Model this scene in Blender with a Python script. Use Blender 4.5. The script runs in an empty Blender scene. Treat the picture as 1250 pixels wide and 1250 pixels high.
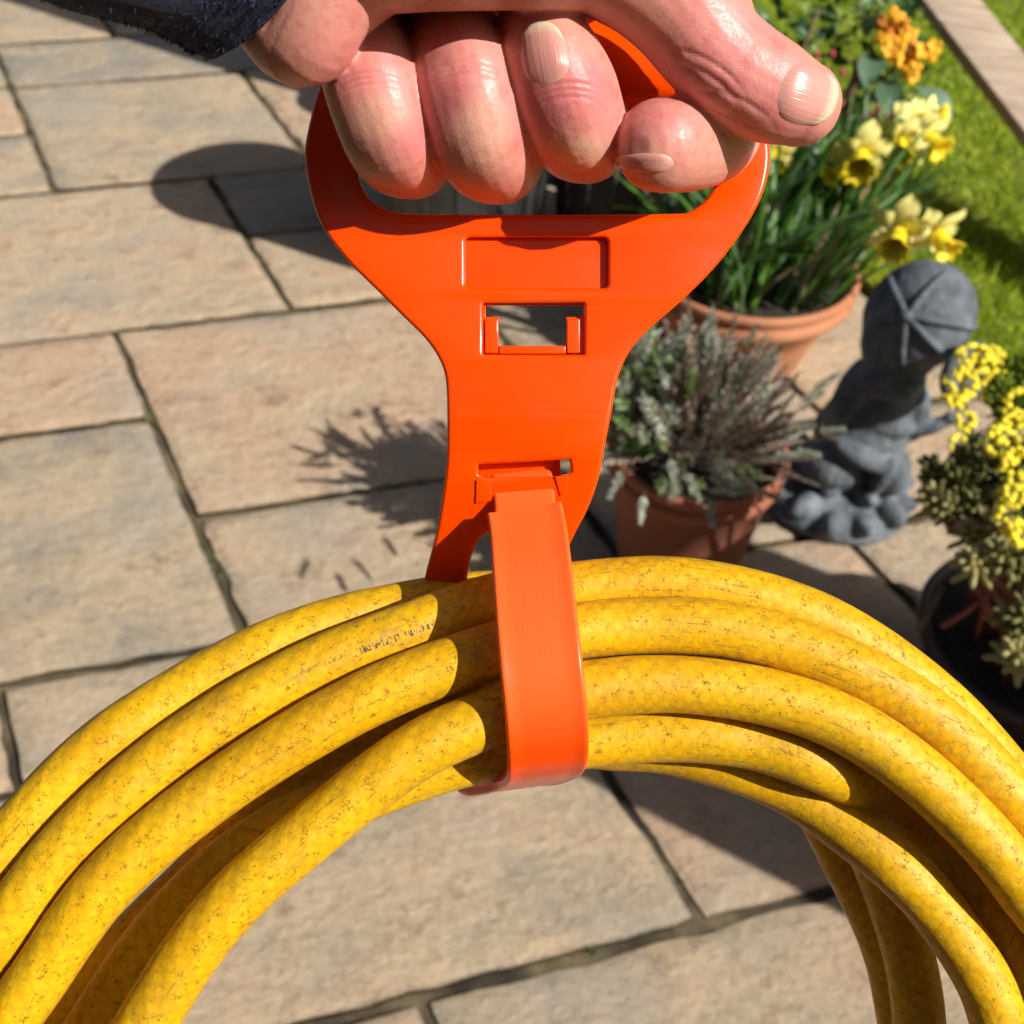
import bpy, bmesh, math, random
import numpy as np
from mathutils import Vector, Matrix, noise as mnoise
random.seed(7); rng = np.random.default_rng(7)
scene = bpy.context.scene
COL = scene.collection
RAD = math.radians

# ------------------------------------------------------------------ camera
F = 1400.0; PITCH = RAD(43); ROLL = RAD(3); CAMH = 1.3
r0 = np.array([1, 0, 0.]); FW = np.array([0, math.cos(PITCH), -math.sin(PITCH)]); u0 = np.array([0, math.sin(PITCH), math.cos(PITCH)])
RT = r0 * math.cos(ROLL) + u0 * math.sin(ROLL); UP = -r0 * math.sin(ROLL) + u0 * math.cos(ROLL)
CAM = np.array([0, 0, CAMH])
cd = bpy.data.cameras.new('camera'); cam = bpy.data.objects.new('camera', cd); COL.objects.link(cam)
m = Matrix.Identity(4)
for i in range(3):
    m[i][0] = RT[i]; m[i][1] = UP[i]; m[i][2] = -FW[i]; m[i][3] = CAM[i]
cam.matrix_world = m
cd.sensor_width = 36; cd.lens = 36 * F / 1250; cd.clip_start = 0.01; cd.clip_end = 500
cd.dof.use_dof = True; cd.dof.focus_distance = 0.285; cd.dof.aperture_fstop = 22
scene.camera = cam

# ------------------------------------------------------------------ sky, sun, exposure
SUN_EL = 40.0; SUN_AZ = -29.0      # direction towards the sun, degrees from +X
world = bpy.data.worlds.new('World'); scene.world = world; world.use_nodes = True
wn = world.node_tree
sky = wn.nodes.new('ShaderNodeTexSky'); sky.sky_type = 'NISHITA'; sky.sun_disc = False; sky.dust_density = 3.5; sky.ozone_density = 0.4; sky.air_density = 0.8
sky.sun_elevation = RAD(SUN_EL); sky.sun_rotation = RAD(90 - SUN_AZ)
bg = wn.nodes['Background']; bg.inputs[1].default_value = 0.05
wn.links.new(sky.outputs[0], bg.inputs[0])
sd = bpy.data.lights.new('sun', 'SUN'); sd.energy = 5.0; sd.angle = RAD(0.53); sd.color = (1.0, 0.95, 0.87)
so = bpy.data.objects.new('sun', sd); COL.objects.link(so)
SUN = Vector((math.cos(RAD(SUN_EL)) * math.cos(RAD(SUN_AZ)), math.cos(RAD(SUN_EL)) * math.sin(RAD(SUN_AZ)), math.sin(RAD(SUN_EL))))
so.rotation_euler = SUN.to_track_quat('Z', 'Y').to_euler(); so.location = (3, -2, 4)
scene.view_settings.view_transform = 'Standard'; scene.view_settings.look = 'None'
scene.view_settings.exposure = 0.33; scene.view_settings.gamma = 1
scene.cycles.max_bounces = 6; scene.cycles.diffuse_bounces = 3; scene.cycles.glossy_bounces = 3; scene.cycles.transmission_bounces = 3

# ------------------------------------------------------------------ layout helpers (metres)
def ray(x, y): return ((x - 625) * RT - (y - 625) * UP) / F + FW
def G(x, y, z=0.0):
    d = ray(x, y); return CAM + d * (z - CAMH) / d[2]
def D(x, y, t): return CAM + ray(x, y) * t

# ------------------------------------------------------------------ mesh helpers
def link(o, parent=None):
    COL.objects.link(o)
    if parent is not None: o.parent = parent
    return o
def mesh_from(verts, faces, mat=None, smooth=True, name='mesh'):
    me = bpy.data.meshes.new(name)
    me.from_pydata([tuple(map(float, v)) for v in verts], [], faces)
    if smooth: me.polygons.foreach_set('use_smooth', [True] * len(me.polygons))
    mats = mat if isinstance(mat, (list, tuple)) else [mat]
    for k in mats:
        if k: me.materials.append(k)
    me.update(); return me
def obj(name, me, parent=None, **props):
    o = bpy.data.objects.new(name, me); link(o, parent)
    for k, v in props.items(): o[k] = v
    return o
def empty(name, loc, label, cat, group=None):
    o = bpy.data.objects.new(name, None); o.empty_display_size = .05; o.location = loc; link(o)
    o['label'] = label; o['category'] = cat
    if group: o['group'] = group
    return o
class MB:
    def __init__(s): s.v = []; s.f = []; s.mi = []
    def add(s, verts, faces, mi=0):
        b = len(s.v); s.v += [tuple(v) for v in verts]
        s.f += [tuple(i + b for i in f) for f in faces]; s.mi += [mi] * len(faces); return s
    def mesh(s, mat, smooth=True, sharp=None, name='mesh'):
        me = mesh_from(s.v, s.f, mat, smooth, name)
        me.polygons.foreach_set('material_index', s.mi)
        if sharp: me.set_sharp_from_angle(angle=RAD(sharp))
        return me
def nrm(v):
    v = np.asarray(v, float); return v / (np.linalg.norm(v) + 1e-12)
def catmull(pts, n):
    P = np.asarray(pts, float); P = np.vstack([2 * P[0] - P[1], P, 2 * P[-1] - P[-2]])
    out = []
    for i in range(1, len(P) - 2):
        p0, p1, p2, p3 = P[i - 1:i + 3]
        for k in range(n):
            t = k / n
            out.append(.5 * (2 * p1 + (p2 - p0) * t + (2 * p0 - 5 * p1 + 4 * p2 - p3) * t * t + (3 * p1 - p0 - 3 * p2 + p3) * t ** 3))
    out.append(P[-2]); return np.array(out)
def tube(pts, radii, n=12, cap=True, squash=None, ref=(0, 0, 1), boxy=1.0):
    P = np.asarray(pts, float); m_ = len(P); radii = np.broadcast_to(np.asarray(radii, float), (m_,))
    T = np.gradient(P, axis=0); T /= np.linalg.norm(T, axis=1)[:, None] + 1e-12
    N = np.asarray(ref, float); N = N - T[0] * (N @ T[0])
    if np.linalg.norm(N) < 1e-4: N = np.array([1., .3, .2]); N = N - T[0] * (N @ T[0])
    N = nrm(N); V = []; ang = np.linspace(0, 2 * math.pi, n, endpoint=False)
    for i in range(m_):
        N = nrm(N - T[i] * (N @ T[i])); Bn = np.cross(T[i], N)
        a, b = (1, 1) if squash is None else squash
        ca, sa = np.cos(ang), np.sin(ang); ca = np.sign(ca) * np.abs(ca) ** boxy; sa = np.sign(sa) * np.abs(sa) ** boxy
        V.append(P[i] + radii[i] * (ca[:, None] * N * a + sa[:, None] * Bn * b))
    V = np.vstack(V); Fc = []
    for i in range(m_ - 1):
        for k in range(n):
            k2 = (k + 1) % n; Fc.append((i * n + k, i * n + k2, (i + 1) * n + k2, (i + 1) * n + k))
    if cap:
        Fc.append(tuple(range(n))[::-1]); Fc.append(tuple((m_ - 1) * n + k for k in range(n)))
    return V, Fc
def round_tube(ctrl, n=8, seg=20, ref=(0, 0, 1), squash=None, boxy=1.0):
    """ctrl: (point, radius) list; both ends closed by a hemisphere"""
    C = catmull([np.append(p, r) for p, r in ctrl], n)
    P, r = C[:, :3], C[:, 3]
    def end(p, d, rad):
        pp = []; rr = []
        for a in (75, 55, 35, 15):
            pp.append(p + d * rad * math.sin(RAD(a))); rr.append(rad * math.cos(RAD(a)))
        return pp, rr
    d0 = nrm(P[0] - P[1]); d1 = nrm(P[-1] - P[-2])
    a, ar = end(P[0], d0, r[0]); b, br = end(P[-1], d1, r[-1])
    return tube(np.vstack([a, P, b[::-1]]), np.concatenate([ar, r, br[::-1]]), seg, True, squash, ref, boxy)
def ellipsoid(c, rad, rot=None, nu=20, nv=12):
    V = [(0, 0, 1)]; Fc = []
    for j in range(1, nv):
        t = math.pi * j / nv
        for i in range(nu):
            p = 2 * math.pi * i / nu; V.append((math.sin(t) * math.cos(p), math.sin(t) * math.sin(p), math.cos(t)))
    V.append((0, 0, -1)); V = np.array(V) * np.asarray(rad)
    if rot is not None: V = V @ np.asarray(rot).T
    V = V + np.asarray(c)
    for i in range(nu): Fc.append((0, 1 + i, 1 + (i + 1) % nu))
    for j in range(nv - 2):
        for i in range(nu):
            a = 1 + j * nu + i; b = 1 + j * nu + (i + 1) % nu; Fc.append((a, a + nu, b + nu, b))
    L = len(V) - 1
    for i in range(nu): Fc.append((L, 1 + (nv - 2) * nu + (i + 1) % nu, 1 + (nv - 2) * nu + i))
    return V, Fc
def lathe(profile, n=48):
    V = []; Fc = []; k = len(profile)
    for i in range(n):
        a = 2 * math.pi * i / n
        for r, z in profile: V.append((r * math.cos(a), r * math.sin(a), z))
    for i in range(n):
        j = (i + 1) % n
        for q in range(k - 1): Fc.append((i * k + q, j * k + q, j * k + q + 1, i * k + q + 1))
    return V, Fc
def remesh(me, voxel, smooth_it=3, fac=.5):
    o = bpy.data.objects.new('tmp', me); COL.objects.link(o)
    r = o.modifiers.new('r', 'REMESH'); r.mode = 'VOXEL'; r.voxel_size = voxel; r.use_smooth_shade = True
    if smooth_it:
        s = o.modifiers.new('s', 'SMOOTH'); s.factor = fac; s.iterations = smooth_it
    dg = bpy.context.evaluated_depsgraph_get(); dg.update()
    out = bpy.data.meshes.new_from_object(o.evaluated_get(dg))
    bpy.data.objects.remove(o)
    out.polygons.foreach_set('use_smooth', [True] * len(out.polygons)); return out

# ------------------------------------------------------------------ material helpers
class NT:
    def __init__(s, name):
        s.m = bpy.data.materials.new(name); s.m.use_nodes = True; s.t = s.m.node_tree; s.b = s.t.nodes['Principled BSDF']
    def n(s, typ, **kw):
        nd = s.t.nodes.new(typ)
        for k, v in kw.items(): setattr(nd, k, v)
        return nd
    def l(s, a, b): s.t.links.new(a, b)
    def coord(s, kind='Object', scale=(1, 1, 1)):
        c = s.n('ShaderNodeTexCoord'); mp = s.n('ShaderNodeMapping'); mp.inputs['Scale'].default_value = scale
        s.l(c.outputs[kind], mp.inputs[0]); return mp.outputs[0]
    def noise(s, vec, scale, detail=4, rough=.55, out=0):
        x = s.n('ShaderNodeTexNoise'); x.inputs['Scale'].default_value = scale; x.inputs['Detail'].default_value = detail; x.inputs['Roughness'].default_value = rough
        s.l(vec, x.inputs['Vector']); return x.outputs[out]
    def ramp(s, fac, stops):
        r = s.n('ShaderNodeValToRGB'); e = r.color_ramp.elements
        while len(e) < len(stops): e.new(.5)
        for q, (p, c) in zip(e, stops): q.position = p; q.color = (*c, 1) if len(c) == 3 else c
        s.l(fac, r.inputs[0]); return r.outputs[0]
    def mix(s, fac, a, b, mode='MIX'):
        x = s.n('ShaderNodeMix', data_type='RGBA', blend_type=mode)
        for val, i in ((fac, 0), (a, 6), (b, 7)):
            if hasattr(val, 'is_linked') or hasattr(val, 'links'): s.l(val, x.inputs[i])
            elif i == 0: x.inputs[0].default_value = val
            else: x.inputs[i].default_value = (*val, 1)
        return x.outputs[2]
    def math(s, op, a, b=None):
        x = s.n('ShaderNodeMath', operation=op)
        for val, i in ((a, 0), (b, 1)):
            if val is None: continue
            if hasattr(val, 'links'): s.l(val, x.inputs[i])
            else: x.inputs[i].default_value = val
        return x.outputs[0]
    def bump(s, h, dist, strength=1.0, prev=None):
        x = s.n('ShaderNodeBump'); x.inputs['Distance'].default_value = dist; x.inputs['Strength'].default_value = strength
        s.l(h, x.inputs['Height'])
        if prev: s.l(prev, x.inputs['Normal'])
        s.l(x.outputs[0], s.b.inputs['Normal']); return x.outputs[0]
    def col(s, c):
        if hasattr(c, 'links'): s.l(c, s.b.inputs['Base Color'])
        else: s.b.inputs['Base Color'].default_value = (*c, 1)
    def set(s, **kw):
        for k, v in kw.items(): s.b.inputs[k.replace('_', ' ')].default_value = v
        return s.m
BW = lambda a: (a, a, a)
def simple(name, c, rough=.6, var=.25, scale=30, bump=0, spec=.5, sss=0, trans=0):
    q = NT(name); v = q.coord('Object'); nz = q.noise(v, scale)
    lo = tuple(x * (1 - var) for x in c); hi = tuple(min(1, x * (1 + var)) for x in c)
    q.col(q.ramp(nz, [(.3, lo), (.7, hi)]))
    if bump: q.bump(nz, bump)
    q.set(Roughness=rough); q.b.inputs['Specular IOR Level'].default_value = spec
    if sss:
        q.b.inputs['Subsurface Weight'].default_value = sss; q.b.inputs['Subsurface Scale'].default_value = .004
    return q.m
def leafmat(name, c1, c2, rough=.5, trans=.35, per_obj=True):
    q = NT(name); v = q.coord('Object'); nz = q.noise(v, 60)
    oi = q.n('ShaderNodeObjectInfo')
    f = q.math('ADD', q.math('MULTIPLY', nz, .6), q.math('MULTIPLY', oi.outputs['Random'], .6))
    c = q.ramp(f, [(.3, c1), (.8, c2)]); q.col(c); q.set(Roughness=rough)
    tr = q.n('ShaderNodeBsdfTranslucent'); q.l(c, tr.inputs[0])
    mx = q.n('ShaderNodeMixShader'); mx.inputs[0].default_value = trans
    out = q.t.nodes['Material Output']
    q.l(q.b.outputs[0], mx.inputs[1]); q.l(tr.outputs[0], mx.inputs[2]); q.l(mx.outputs[0], out.inputs[0])
    return q.m

# slabs
q = NT('riven_stone'); v = q.n('ShaderNodeNewGeometry').outputs['Position']
oi = q.n('ShaderNodeObjectInfo').outputs['Random']
off = q.n('ShaderNodeVectorMath', operation='ADD'); q.l(v, off.inputs[0]); q.l(q.n('ShaderNodeObjectInfo').outputs['Location'], off.inputs[1])
vec = off.outputs[0]
mpv = q.n('ShaderNodeMapping'); mpv.inputs['Rotation'].default_value = (0, 0, RAD(-20)); mpv.inputs['Scale'].default_value = (1, 1.45, 1); q.l(vec, mpv.inputs[0])
nb = q.noise(mpv.outputs[0], 5.5, 7, .66)
base = q.ramp(q.math('ADD', q.math('MULTIPLY', nb, .95), q.math('MULTIPLY', q.math('SUBTRACT', oi, .5), .34)),
              [(.27, (.34, .30, .245)), (.39, (.47, .385, .275)), (.53, (.60, .46, .31)), (.70, (.60, .41, .275))])
nf = q.noise(vec, 60, 8, .7)
c = q.mix(.55, base, q.ramp(nf, [(.28, BW(.48)), (.5, BW(1.0)), (.72, BW(1.15))]), 'MULTIPLY')
nd_ = q.noise(mpv.outputs[0], 11, 7, .75)
c = q.mix(q.ramp(nd_, [(.55, BW(0)), (.68, BW(.7))]), c, (.21, .165, .115))
c = q.mix(q.ramp(q.noise(vec, 3.1, 5, .6), [(.52, BW(0)), (.66, BW(.55))]), c, (.42, .385, .325))
vo = q.n('ShaderNodeTexVoronoi'); vo.inputs['Scale'].default_value = 130; q.l(vec, vo.inputs['Vector'])
sp = q.ramp(vo.outputs['Distance'], [(.08, BW(1)), (.16, BW(0))])
spm = q.math('MULTIPLY', sp, q.ramp(q.noise(vec, 14, 3), [(.56, BW(0)), (.62, BW(.8))]))
c = q.mix(spm, c, (.10, .09, .075)); q.col(c); q.set(Roughness=.85)
nb2 = q.bump(q.noise(mpv.outputs[0], 11, 10, .68), .028)
q.bump(nf, .0035, 1, nb2); STONE = q.m
# joints
q = NT('joint_sand'); v = q.n('ShaderNodeNewGeometry').outputs['Position']
c = q.ramp(q.noise(v, 9, 5), [(.35, (.035, .028, .02)), (.48, (.10, .078, .045)), (.60, (.21, .165, .09)), (.74, (.075, .085, .025))])
q.col(c); q.bump(q.noise(v, 240, 6, .7), .006); q.set(Roughness=.95); JOINT = q.m
q = NT('lawn_soil'); v = q.n('ShaderNodeNewGeometry').outputs['Position']
q.col(q.ramp(q.noise(v, 12, 6), [(.3, (.12, .17, .014)), (.7, (.25, .29, .03))])); q.bump(q.noise(v, 150, 6), .01); q.set(Roughness=.95); LAWN = q.m
q = NT('grass'); v = q.n('ShaderNodeNewGeometry').outputs['Position']
gc = q.ramp(q.math('ADD', q.math('MULTIPLY', q.noise(v, 5, 5), .55), q.math('MULTIPLY', q.noise(v, 160, 2), .45)),
            [(.33, (.17, .28, .010)), (.48, (.32, .45, .012)), (.60, (.45, .52, .03)), (.72, (.60, .52, .14))])
q.col(gc); q.set(Roughness=.6)
tr = q.n('ShaderNodeBsdfTranslucent'); q.l(gc, tr.inputs[0]); mx = q.n('ShaderNodeMixShader'); mx.inputs[0].default_value = .35
q.l(q.b.outputs[0], mx.inputs[1]); q.l(tr.outputs[0], mx.inputs[2]); q.l(mx.outputs[0], q.t.nodes['Material Output'].inputs[0]); GRASS = q.m
# hose: u = metres along, v = turn around
q = NT('hose_rubber'); uvn = q.n('ShaderNodeUVMap'); uvn.uv_map = 'uv'
def uvmap(sx, sy):
    mp = q.n('ShaderNodeMapping'); mp.inputs['Scale'].default_value = (sx, sy, 1); q.l(uvn.outputs[0], mp.inputs[0]); return mp.outputs[0]
pos = q.n('ShaderNodeNewGeometry').outputs['Position']
big = q.noise(pos, 38, 5, .6)
c = q.ramp(big, [(.3, (.64, .33, .002)), (.5, (.74, .405, .001)), (.7, (.79, .455, .005))])
gr = q.noise(uvmap(28, 2.6), 1.0, 6, .7)
gmask = q.math('MULTIPLY', q.ramp(gr, [(.50, BW(0)), (.72, BW(.75))]), q.ramp(q.noise(pos, 300, 5, .7), [(.38, BW(0)), (.62, BW(1))]))
c = q.mix(gmask, c, (.22, .15, .03))
c = q.mix(q.math('MULTIPLY', q.ramp(q.noise(uvmap(45, 3.2), 1.0, 7, .72), [(.50, BW(0)), (.74, BW(.42))]), .9), c, (.36, .235, .02))
# fine dark cracks and nicks
wv = q.n('ShaderNodeTexVoronoi'); wv.feature = 'DISTANCE_TO_EDGE'; wv.inputs['Scale'].default_value = 1.0
wm = q.n('ShaderNodeVectorMath', operation='ADD'); q.l(uvmap(800, 55), wm.inputs[0])
wd = q.n('ShaderNodeVectorMath', operation='SCALE'); wd.inputs[3].default_value = 2.2; q.l(q.noise(uvmap(520, 45), 1.0, 3, .6, 1), wd.inputs[0]); q.l(wd.outputs[0], wm.inputs[1])
q.l(wm.outputs[0], wv.inputs['Vector'])
cr = q.ramp(wv.outputs['Distance'], [(.02, BW(1)), (.07, BW(0))])
crm = q.math('MULTIPLY', cr, q.ramp(q.noise(uvmap(300, 16), 1.0, 6, .8), [(.53, BW(0)), (.62, BW(.8))]))
c = q.mix(q.math('MULTIPLY', crm, q.ramp(q.noise(pos, 24, 4, .6), [(.36, BW(.12)), (.60, BW(1))])), c, (.07, .055, .025))
nk = q.ramp(q.noise(uvmap(640, 34), 1.0, 3, .6), [(.66, BW(0)), (.70, BW(1))])
c = q.mix(q.math('MULTIPLY', nk, .75), c, (.07, .045, .02))
pm = q.ramp(q.noise(pos, 17, 4, .6), [(.40, BW(.15)), (.62, BW(1))])
scf = q.math('MULTIPLY', q.ramp(q.noise(uvmap(34, 30), 1.0, 9, .82), [(.55, BW(0)), (.64, BW(.85))]), pm)
c = q.mix(scf, c, (.085, .055, .018))
PRINT = q.n('ShaderNodeCombineXYZ')
# a patch of worn ink print
prv = q.n('ShaderNodeSeparateXYZ'); q.l(uvn.outputs[0], prv.inputs[0])
psep = q.n('ShaderNodeSeparateXYZ'); q.l(PRINT.outputs[0], psep.inputs[0])
du = q.math('ABSOLUTE', q.math('SUBTRACT', prv.outputs[0], psep.outputs[0])); dv = q.math('ABSOLUTE', q.math('SUBTRACT', prv.outputs[1], psep.outputs[1]))
inb = q.math('MULTIPLY', q.math('LESS_THAN', du, .0105), q.math('LESS_THAN', dv, .020))
ink = q.math('MULTIPLY', inb, q.ramp(q.noise(uvmap(1500, 24), 1.0, 2, .5), [(.52, BW(0)), (.56, BW(.85))]))
c = q.mix(ink, c, (.03, .025, .03))
bw1 = q.n('ShaderNodeTexWave'); bw1.bands_direction = 'DIAGONAL'; bw1.inputs['Scale'].default_value = 1; bw1.inputs['Distortion'].default_value = 1.2; q.l(uvmap(150, 5), bw1.inputs['Vector'])
bw2 = q.n('ShaderNodeTexWave'); bw2.bands_direction = 'DIAGONAL'; bw2.inputs['Scale'].default_value = 1; bw2.inputs['Distortion'].default_value = 1.2; q.l(uvmap(-150, 5), bw2.inputs['Vector'])
c = q.mix(.5, c, q.ramp(q.math('MULTIPLY', bw1.outputs['Fac'], bw2.outputs['Fac']), [(.0, BW(.80)), (.45, BW(1.05))]), 'MULTIPLY')
q.col(c); q.set(Roughness=.47); q.b.inputs['Specular IOR Level'].default_value = .38
# reinforcement braid just showing through
br = q.n('ShaderNodeTexWave'); br.wave_type = 'BANDS'; br.bands_direction = 'DIAGONAL'; br.inputs['Scale'].default_value = 1; br.inputs['Distortion'].default_value = .6
q.l(uvmap(55, 4), br.inputs['Vector'])
b1 = q.bump(br.outputs['Fac'], .00012)
b2 = q.bump(q.noise(uvmap(420, 18), 1.0, 6, .7), .00028, 1, b1)
q.bump(crm, -.0003, 1, b2); HOSE = q.m
# orange plastic
q = NT('orange_plastic'); v = q.n('ShaderNodeNewGeometry').outputs['Position']
q.col(q.ramp(q.noise(v, 20, 3), [(.3, (.86, .060, .000)), (.7, (.88, .070, .000))])); q.set(Roughness=.25)
q.b.inputs['Subsurface Weight'].default_value = .12; q.b.inputs['Subsurface Radius'].default_value = (1, .2, .03); q.b.inputs['Subsurface Scale'].default_value = .002
q.b.inputs['Specular IOR Level'].default_value = .45
mps = q.n('ShaderNodeMapping'); mps.inputs['Rotation'].default_value = (.5, .3, .7); mps.inputs['Scale'].default_value = (40, 900, 900); q.l(v, mps.inputs[0])
scx = q.ramp(q.noise(mps.outputs[0], 1.0, 3, .6), [(.66, BW(0)), (.70, BW(1))]); scx = q.math('MULTIPLY', scx, q.ramp(q.noise(v, 45, 3), [(.5, BW(0)), (.6, BW(1))]))
q.l(q.math('ADD', q.math('MULTIPLY', scx, .2), q.math('MULTIPLY', q.noise(v, 60, 4), .45)), q.b.inputs['Roughness'])
q.bump(scx, -.00004, 1, q.bump(q.noise(v, 350, 3), .00004)); ORANGE = q.m
q = NT('scuffed_sheen_orange_plastic'); v = q.n('ShaderNodeNewGeometry').outputs['Position']
uvn = q.n('ShaderNodeUVMap'); uvn.uv_map = 'uv'
mp = q.n('ShaderNodeMapping'); mp.inputs['Scale'].default_value = (1500, 60, 1); q.l(uvn.outputs[0], mp.inputs[0])
scr = q.noise(mp.outputs[0], 1.0, 5, .7)
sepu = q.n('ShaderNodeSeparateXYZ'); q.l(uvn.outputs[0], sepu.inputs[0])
sky_sheen = q.ramp(sepu.outputs[1], [(.0, BW(1)), (.052, BW(1)), (.066, BW(.15)), (.08, BW(0))])  # peach tint paints the sky's reflection on the upper strap
sheen_mask = q.math('MULTIPLY', sky_sheen, q.ramp(scr, [(.25, BW(.72)), (.75, BW(1))]))
q.col(q.mix(q.math('MULTIPLY', sheen_mask, .32), (.88, .066, .0), (.92, .28, .075)))
q.l(q.ramp(sky_sheen, [(0, BW(.22)), (1, BW(.30))]), q.b.inputs['Roughness'])
q.b.inputs['Subsurface Weight'].default_value = .12; q.b.inputs['Subsurface Radius'].default_value = (1, .2, .03); q.b.inputs['Subsurface Scale'].default_value = .002
q.bump(q.math('MULTIPLY', scr, sky_sheen), .00004); ORANGE2 = q.m
# skin
q = NT('skin'); v = q.n('ShaderNodeNewGeometry').outputs['Position']
at = q.n('ShaderNodeAttribute'); at.attribute_name = 'tint'
mott = q.noise(v, 160, 6, .65)
c = q.mix(.75, at.outputs['Color'], q.ramp(mott, [(.32, (.86, .66, .66)), (.52, (1, 1, 1)), (.70, (1.0, .90, .86))]), 'MULTIPLY')
c = q.mix(q.ramp(q.noise(v, 420, 3), [(.56, BW(0)), (.72, BW(.32))]), c, (.45, .12, .10)); q.col(c)
q.l(q.ramp(q.noise(v, 700, 4, .7), [(.3, BW(.34)), (.7, BW(.58))]), q.b.inputs['Roughness']); q.b.inputs['Specular IOR Level'].default_value = .5
q.b.inputs['Subsurface Weight'].default_value = .16; q.b.inputs['Subsurface Radius'].default_value = (1, .22, .10); q.b.inputs['Subsurface Scale'].default_value = .0024
vo = q.n('ShaderNodeTexVoronoi'); vo.feature = 'DISTANCE_TO_EDGE'; vo.inputs['Scale'].default_value = 900; q.l(v, vo.inputs['Vector'])
b1 = q.bump(vo.outputs['Distance'], .00014, .4)
wr = q.n('ShaderNodeAttribute'); wr.attribute_name = 'wrinkle'
b2 = q.bump(wr.outputs['Fac'], .00045, 1, b1)
q.bump(q.noise(v, 200, 5, .55), .00032, .8, b2); SKIN = q.m
q = NT('nail'); uvn = q.n('ShaderNodeUVMap'); uvn.uv_map = 'uv'
sp_ = q.n('ShaderNodeSeparateXYZ'); q.l(uvn.outputs[0], sp_.inputs[0])
mp = q.n('ShaderNodeMapping'); mp.inputs['Scale'].default_value = (26, .6, 1); q.l(uvn.outputs[0], mp.inputs[0])
rid = q.noise(mp.outputs[0], 1.0, 4, .6)
c = q.ramp(sp_.outputs[1], [(0, (.66, .42, .36)), (.08, (.62, .31, .26)), (.22, (.60, .27, .23)), (.82, (.62, .30, .25)), (.91, (.64, .46, .33)), (1, (.70, .58, .43))])
c = q.mix(.5, c, q.ramp(rid, [(.3, BW(.92)), (.7, BW(1.05))]), 'MULTIPLY'); q.col(c)
q.set(Roughness=.26); q.b.inputs['Subsurface Weight'].default_value = .3; q.b.inputs['Subsurface Radius'].default_value = (1, .4, .25); q.b.inputs['Subsurface Scale'].default_value = .0015
q.bump(rid, .00016); NAIL = q.m
# fleece
q = NT('navy_fleece'); v = q.n('ShaderNodeNewGeometry').outputs['Position']
q.col(q.ramp(q.noise(v, 260, 6, .7), [(.3, (.005, .010, .038)), (.52, (.014, .030, .105)), (.75, (.06, .11, .28))]))
q.set(Roughness=.95); q.b.inputs['Sheen Weight'].default_value = .06; q.b.inputs['Sheen Roughness'].default_value = .4
q.bump(q.noise(v, 420, 6, .75), .004); FLEECE = q.m
# terracotta
def terracotta(name, c1, c2):
    q = NT(name); v = q.coord('Object'); nz = q.noise(v, 7, 6, .65)
    c = q.ramp(nz, [(.3, c1), (.6, c2), (.78, tuple(min(1, x * 1.2) for x in c2))])
    q.col(c); q.set(Roughness=.8); q.bump(q.noise(v, 160, 5), .0012); return q.m
TERRA = terracotta('terracotta', (.36, .135, .06), (.50, .215, .105))
TERRA2 = terracotta('old_terracotta', (.24, .075, .04), (.34, .12, .065))
q = NT('statue_stone'); v = q.coord('Object'); nz = q.noise(v, 22, 7, .65)
q.col(q.ramp(nz, [(.28, (.035, .043, .053)), (.5, (.105, .125, .148)), (.72, (.21, .24, .27))])); q.set(Roughness=.8); q.bump(q.noise(v, 120, 6), .003); STAT = q.m
SOIL = simple('soil', (.03, .022, .015), .95, .5, 90, .01)
DARKPOT = simple('dark_glazed_pot', (.05, .032, .024), .35, .3, 20)
GREYPOT = simple('dark_grey_plastic', (.035, .035, .036), .5, .3, 25)
q = NT('weathered_wood'); v = q.coord('Object', (1, 14, 14)); nz = q.noise(v, 5, 7, .65)
q.col(q.ramp(nz, [(.3, (.27, .195, .14)), (.55, (.42, .325, .245)), (.75, (.50, .41, .325))])); q.set(Roughness=.85); q.bump(nz, .003); WOOD = q.m

# ================================================================== THE SETTING
O2 = G(141, 404)[:2]
EA = np.array([math.cos(RAD(-61.5)), math.sin(RAD(-61.5))]); EB = np.array([math.cos(RAD(18)), math.sin(RAD(18))])
def AB(a, b, z=0.0):
    p = O2 + EA * a + EB * b; return np.array([p[0], p[1], z])
EDGE = 1.50          # the paving ends here, the lawn begins
g = obj('ground', mesh_from([(-60, -60, -.03), (60, -60, -.03), (60, 60, -.03), (-60, 60, -.03)], [(0, 1, 2, 3)], LAWN, False), kind='structure', label='grassy ground reaching to the horizon')
A0, A1, B0 = -4.2, 4.4, -3.3
patio = obj('patio', mesh_from([AB(A0, B0, -.010), AB(A1, B0, -.010), AB(A1, EDGE, -.010), AB(A0, EDGE, -.010)], [(0, 1, 2, 3)], JOINT, False), kind='structure', label='paved patio of riven stone slabs with sandy joints')

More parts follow.
